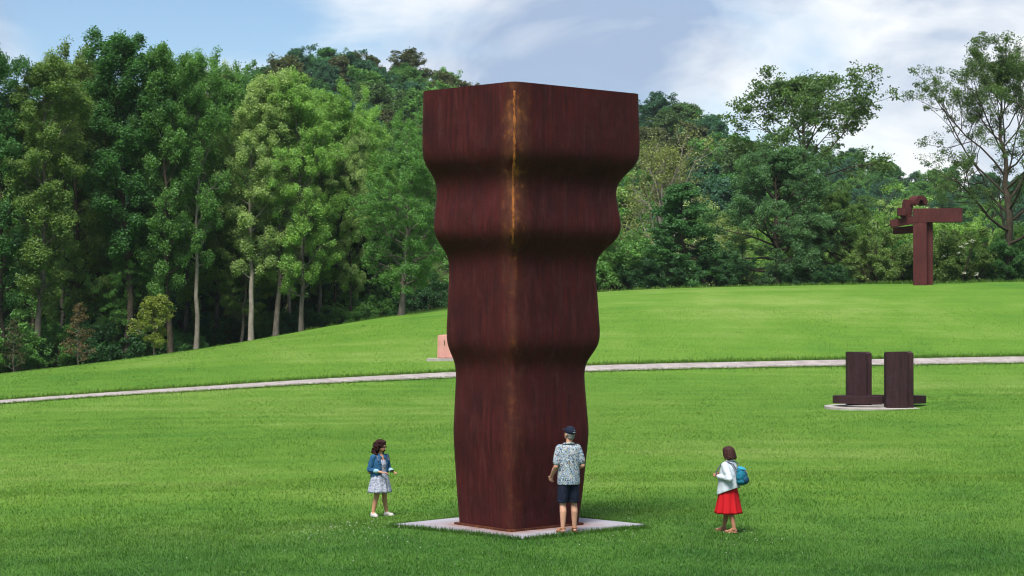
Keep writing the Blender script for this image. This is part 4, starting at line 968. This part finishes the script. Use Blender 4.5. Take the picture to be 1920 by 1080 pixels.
link('emblem', fuse('emblem', qs, 0.0025, 0), EMB, cp_)
sole_pair(P2, 'sandal', mat_plain('sandal_sole', (0.10, 0.05, 0.03)), mat_plain('sandal_strap', (0.26, 0.10, 0.035), 0.6), legs)
place(P2, 1066, 999, 33.35, 1.79, math.radians(196)); P2.location.z = 0.028

# woman at the right: white jacket, red skirt
P3 = empty('person'); tag(P3, 'bob-haired woman in a white jacket and red skirt, seen from behind on the right', 'person')
Mh = head_matrix(math.radians(4), math.radians(-18), 1.52, -0.005)
arms = {1: ((0.165, 0.0, 1.385), (0.255, 0.12, 1.12), (0.150, -0.165, 1.165), (-0.15, -0.9, 0.30), (0.9, 0, 0.2), 0.95),
        -1: ((-0.165, 0.0, 1.385), (-0.235, 0.07, 1.11), (-0.145, -0.17, 1.17), (0.15, -0.9, 0.30), (-0.9, 0, 0.2), 0.95)}
legs = {1: ((0.085, 0, 0.86), (0.095, 0.05, 0.48), (0.10, 0.15, 0.09), (0.12, 0.0, 0.03)), -1: ((-0.085, 0, 0.86), (-0.09, -0.08, 0.48), (-0.10, -0.13, 0.09), (-0.11, -0.28, 0.03))}
body('body', True, Mh, arms, legs, SK2, P3)
hem = lambda base, k: (lambda a: base + k * math.sin(a))
sk = [(z if i < 18 else z, 0, 0.0, rx, ry) for i, (z, _, _, rx, ry) in enumerate(interp_rings([(1.04, 0, 0, 0.145, 0.112), (0.95, 0, 0, 0.178, 0.145), (0.80, 0, 0, 0.208, 0.178), (0.60, 0, 0, 0.232, 0.205), (0.39, 0, 0, 0.262, 0.238)], 22))]
sub('skirt', loft(sk, 120, pl(0.13, 8)), RED, P3)
sub('top', loft(interp_rings([(1.00, 0, 0, 0.150, 0.115), (1.20, 0, -0.008, 0.150, 0.125), (1.34, 0, 0, 0.140, 0.10), (1.40, 0, 0, 0.10, 0.07)], 10), 28), RED, P3)
jk = [(hem(0.835, 0.095), 0, 0.008, 0.222, 0.205), (hem(0.93, 0.05), 0, 0.008, 0.210, 0.190), (1.06, 0, 0.008, 0.198, 0.172), (1.20, 0, 0.004, 0.192, 0.160), (1.33, 0, 0.006, 0.184, 0.134), (1.405, 0, 0.014, 0.145, 0.105), (1.45, 0, 0.02, 0.085, 0.082)]
jo = link('jacket', solid('jacket', *arc_shell(jk, lambda t: 0.22 + 0.1 * t), 0.016), WHITE, P3)
for sd in (-1, 1):
    sh, e_, wr = (Vector(q) for q in arms[sd][:3])
    link('sleeve', fuse('sleeve', [cap(sh, 0.074, sh.lerp(e_, 0.5), 0.072), cap(sh.lerp(e_, 0.5), 0.072, e_, 0.068), cap(e_, 0.068, e_.lerp(wr, 0.82), 0.052)], 0.009, 3, 0.5, 0.016, 0.05), WHITE, jo)
link('collar', fuse('collar', [tube([(0.082 * math.cos(a), 0.012 + 0.080 * math.sin(a), 1.462 + 0.016 * math.sin(a)) for a in np.linspace(math.radians(-50), math.radians(230), 20)], [0.022] * 20, 8)], 0.009, 2), WHITE, jo)
hr = [xf(ell((0, 0.022, 0.155), (0.106, 0.122, 0.100)), Mh), xf(ell((0, 0.045, 0.075), (0.112, 0.105, 0.098)), Mh), xf(ell((0.062, -0.005, 0.085), (0.032, 0.062, 0.078)), Mh), xf(ell((-0.062, -0.005, 0.085), (0.032, 0.062, 0.078)), Mh), xf(ell((0, -0.055, 0.205), (0.062, 0.036, 0.03)), Mh)]
rr = random.Random(8)
for i in range(70):
    a = rr.uniform(math.radians(-25), math.radians(205)); z1 = rr.uniform(-0.03, 0.02); z0 = rr.uniform(0.07, 0.165); R0_ = 0.100; R1_ = rr.uniform(0.104, 0.122)
    hr.append(xf(cap((R0_ * math.cos(a), 0.03 + R0_ * 1.06 * math.sin(a), z0), 0.012, (R1_ * math.cos(a + rr.uniform(-.15, .15)), 0.035 + R1_ * math.sin(a), z1), 0.007, 8), Mh))
link('hair', fuse('hair', hr, 0.007, 1, 0.4, 0.006, 0.02), HAIR2, P3)
sole_pair(P3, 'sandal', mat_plain('tan_sole', (0.22, 0.12, 0.07)), mat_plain('tan_strap', (0.34, 0.17, 0.10), 0.6), legs)
place(P3, 1366, 1003, 34.9, 1.50, math.radians(-118)); P3.scale = (P3.scale[0] * 1.12, P3.scale[1] * 1.12, P3.scale[2])
BP3 = empty('backpack'); tag(BP3, 'teal blue nylon backpack on the back of the woman in white', 'backpack')
bag = link('bag', fuse('bag', [ell((0.02, 0.27, 1.16), (0.145, 0.098, 0.165)), ell((0.02, 0.275, 1.06), (0.14, 0.105, 0.085)), ell((0.02, 0.25, 1.28), (0.115, 0.075, 0.06))], 0.010, 4, 0.5, 0.022, 0.06), TEAL, BP3)
link('pocket', fuse('pocket', [ell((0.02, 0.355, 1.09), (0.105, 0.045, 0.085))], 0.009, 3, 0.5, 0.01, 0.05), mat_cloth('navy_nylon', (0.012, 0.055, 0.11), 0.3), BP3)
link('flap', fuse('flap', [ell((0.02, 0.27, 1.325), (0.105, 0.085, 0.032), (-0.35, 0, 0))], 0.009, 3, 0.5, 0.012, 0.05), mat_cloth('bright_teal', (0.03, 0.24, 0.36), 0.2), BP3)
link('buckle', fuse('buckle', [cap((0.05, 0.335, 1.30), 0.012, (0.06, 0.40, 1.22), 0.010)], 0.006, 1), STRAP, BP3)
for sd in (-1, 1):
    link('strap', fuse('strap', [tube([(sd * 0.09, 0.19, 1.30), (sd * 0.125, 0.14, 1.415), (sd * 0.132, 0.03, 1.462), (sd * 0.142, -0.09, 1.405), (sd * 0.162, -0.165, 1.27), (sd * 0.16, -0.185, 1.16)], [0.014] * 6, 8)], 0.007, 1), STRAP, BP3)
BP3.location = P3.location; BP3.rotation_euler = P3.rotation_euler; BP3.scale = P3.scale

# ------------------------------------------------------------------ lawn grass, clover, blossoms
rng = np.random.default_rng(9)
def in_slab(x, y):
    q = np.linalg.solve(np.array([SR - SF, SL - SF]).T, np.stack([x - TC[0], y - TC[1] - 0.05]) - SF[:, None])
    return (q[0] > -0.004) & (q[0] < 1.004) & (q[1] > -0.004) & (q[1] < 1.004)
def blades(n, y0, y1, hgt, wid, power=2.0, keep=None):
    t = rng.random(n); y = (y0 ** (1 - power) + t * (y1 ** (1 - power) - y0 ** (1 - power))) ** (1 / (1 - power))
    x = rng.uniform(-1, 1, n) * (0.275 * y + 4.5)
    m = ~in_slab(x, y)
    if keep is not None: m &= keep(x, y)
    x, y = x[m], y[m]; n = len(x); z = ground_z(x, y)
    patch = 0.75 + 0.5 * (np.sin(x * 1.7 + np.sin(y * 0.9) * 2) * np.sin(y * 1.3 + np.sin(x * 1.1) * 2)) * 0.5
    h = hgt * (y / y0) ** 0.35 * rng.uniform(0.45, 1.25, n) * patch; w_ = wid * (y / y0) * rng.uniform(0.6, 1.3, n)
    a = rng.uniform(0, 2 * np.pi, n); lean = rng.normal(0, 0.5, (n, 2)) * h[:, None]
    c, s = np.cos(a) * w_, np.sin(a) * w_
    V = np.stack([np.stack([x - c, y - s, z - 0.006], -1), np.stack([x + c, y + s, z - 0.006], -1), np.stack([x + lean[:, 0], y + lean[:, 1], z + h], -1)], 1).reshape(-1, 3)
    return V, np.repeat(rng.random(n), 3)
def not_path(x, y): return np.abs(y - path_y(x)) > 0.80 + 0.10 * np.sin(x * 2.1) * np.sin(x * 0.83 + 1)
on_pad = lambda x, y: ((x - pad.location.x) / 1.9) ** 2 + ((y - pad.location.y) / 1.47) ** 2 > 1
off_all = lambda x, y: not_path(x, y) & on_pad(x, y) & ((np.abs(x - sb.location.x) > 1.05) | (np.abs(y - sb.location.y) > 0.8))
VV, TT = [], []
for args in ((320000, 24.5, 46, 0.050, 0.0052, 2.2), (370000, 44, 100, 0.048, 0.0062, 2.0)):
    V, t_ = blades(*args, keep=off_all); VV.append(V); TT.append(t_)
# longer fringe along the path edges
n = 32000; x = rng.uniform(-30, 32, n); sd = rng.choice([-1, 1], n); y = path_y(x) + sd * (0.76 + rng.exponential(0.18, n)); z = ground_z(x, y)
h = rng.uniform(0.04, 0.16, n) * np.where(sd > 0, 1.25, 0.6); a = rng.uniform(0, 6.28, n); w_ = 0.022
V = np.stack([np.stack([x - np.cos(a) * w_, y - np.sin(a) * w_, z], -1), np.stack([x + np.cos(a) * w_, y + np.sin(a) * w_, z], -1), np.stack([x + rng.normal(0, .03, n), y + rng.normal(0, .03, n), z + h], -1)], 1).reshape(-1, 3)
VV.append(V); TT.append(np.repeat(rng.random(n), 3))
# rough fringe where the lawn meets the wood and the hedge
n = 22000; x = rng.uniform(-27, 30, n); y = crest_y(x) + 0.4 + rng.exponential(1.1, n); z = ground_z(x, y); h = rng.uniform(0.05, 0.30, n) * (0.5 + 0.5 * np.sin(x * 1.9 + np.sin(x * 0.7) * 3) ** 2); a = rng.uniform(0, 6.28, n); w_ = 0.02
V = np.stack([np.stack([x - np.cos(a) * w_, y - np.sin(a) * w_, z], -1), np.stack([x + np.cos(a) * w_, y + np.sin(a) * w_, z], -1), np.stack([x + rng.normal(0, .06, n), y + rng.normal(0, .06, n), z + h], -1)], 1).reshape(-1, 3)
VV.append(V); TT.append(np.repeat(rng.random(n) * 0.5, 3))
# ragged tufts along the slab edges
n = 9000; q = rng.random(n); e = rng.integers(0, 4, n); cs_ = np.array([SF, SR, SB, SL]); p = cs_[e] + (cs_[(e + 1) % 4] - cs_[e]) * q[:, None]
nr = np.stack([(cs_[(e + 1) % 4] - cs_[e])[:, 1], -(cs_[(e + 1) % 4] - cs_[e])[:, 0]], -1); nr /= np.linalg.norm(nr, axis=1)[:, None]
p = p + nr * (0.012 + rng.exponential(0.05, n))[:, None] + np.array((TC[0], TC[1] + 0.05)); x, y = p[:, 0], p[:, 1]; z = ground_z(x, y); h = rng.uniform(0.03, 0.10, n); a = rng.uniform(0, 6.28, n); w_ = 0.006
V = np.stack([np.stack([x - np.cos(a) * w_, y - np.sin(a) * w_, z], -1), np.stack([x + np.cos(a) * w_, y + np.sin(a) * w_, z], -1), np.stack([x + rng.normal(0, .03, n), y + rng.normal(0, .03, n), z + h], -1)], 1).reshape(-1, 3)
VV.append(V); TT.append(np.repeat(rng.random(n), 3))
V = np.concatenate(VV); gm = np_mesh('grass', V, np.arange(len(V)).reshape(-1, 3)); pt_attr(gm, 'tint', np.concatenate(TT))
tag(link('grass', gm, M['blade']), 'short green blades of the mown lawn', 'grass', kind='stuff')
# clover heads
CLV, CLF = [], []
spots = [(620, 985, 55, 70), (560, 1000, 60, 20), (1390, 1010, 60, 22), (1180, 1012, 60, 10), (900, 1030, 220, 10), (700, 1000, 40, 20)]
ico_v = [(1, 0, 0), (-1, 0, 0), (0, 1, 0), (0, -1, 0), (0, 0, 1), (0, 0, -1)]; ico_f = [(0, 2, 4), (2, 1, 4), (1, 3, 4), (3, 0, 4), (2, 0, 5), (1, 2, 5), (3, 1, 5), (0, 3, 5)]
for px, py, sp_, n in spots:
    Y0 = CAM_Z * F / (py - 580)
    for i in range(n):
        y = Y0 + rng.normal(0, 1.0); x = (px + rng.normal(0, sp_) - 960) * Y0 / F
        if in_slab(np.array([x]), np.array([y]))[0]: continue
        z = float(ground_z(x, y)) + rng.uniform(0.03, 0.075); r_ = rng.uniform(0.004, 0.009); o = len(CLV)
        CLV += [(x + a * r_, y + b * r_, z + c * r_) for a, b, c in ico_v]; CLF += [tuple(k + o for k in q) for q in ico_f]
tag(link('clover_flowers', mesh('clover_flowers', CLV, CLF), mat_plain('clover_white', (0.62, 0.62, 0.56))), 'scattered tiny white clover heads in the lawn', 'flowers', kind='stuff')
# white blossom heads on one shrub, as a part of it
if FLOWER:
    BV, BF = [], []; inv = 1.0 / FLOWER.scale[2]
    for px, py in ((1802, 463), (1812, 458), (1822, 452), (1797, 475), (1808, 512), (1832, 515), (1770, 480)):
        wx_, wy_, wz_ = at(px, py, 115.6); c = (Matrix.Rotation(-FLOWER.rotation_euler.z, 3, 'Z') @ (Vector((wx_, wy_, wz_)) - FLOWER.location))
        c = Vector((c.x / FLOWER.scale[0], c.y / FLOWER.scale[1], c.z / FLOWER.scale[2]))
        for i in range(14):
            o = len(BV); r_ = 0.035; d = Vector((rng.normal(0, .07), rng.normal(0, .07), rng.normal(0, .04)))
            BV += [tuple(c + d + Vector(q) * r_) for q in ico_v]; BF += [tuple(k + o for k in q) for q in ico_f]
    b_ = link('blossom', mesh('blossom', BV, BF), mat_plain('blossom_white', (0.55, 0.56, 0.44)), FLOWER); b_['kind'] = 'stuff'

# ------------------------------------------------------------------ air
hz = NT('haze'); pv = hz.n('ShaderNodeVolumePrincipled'); pv.inputs['Color'].default_value = (0.80, 0.90, 1.0, 1); pv.inputs['Density'].default_value = 0.00010; pv.inputs['Anisotropy'].default_value = 0.2
hz.l(pv.outputs[0], hz.out.inputs['Volume'])
zlo, zhi = float(GZ.min()) - 1.0, float(GZ.max()) + 14.0
hv, hf = prism([(-2500, -2500), (2500, -2500), (2500, 3100), (-2500, 3100)], zlo, zhi)
tag(link('haze', mesh('haze', hv, hf), hz.m), 'thin bluish air over the lawn and the hill', 'haze', kind='stuff')
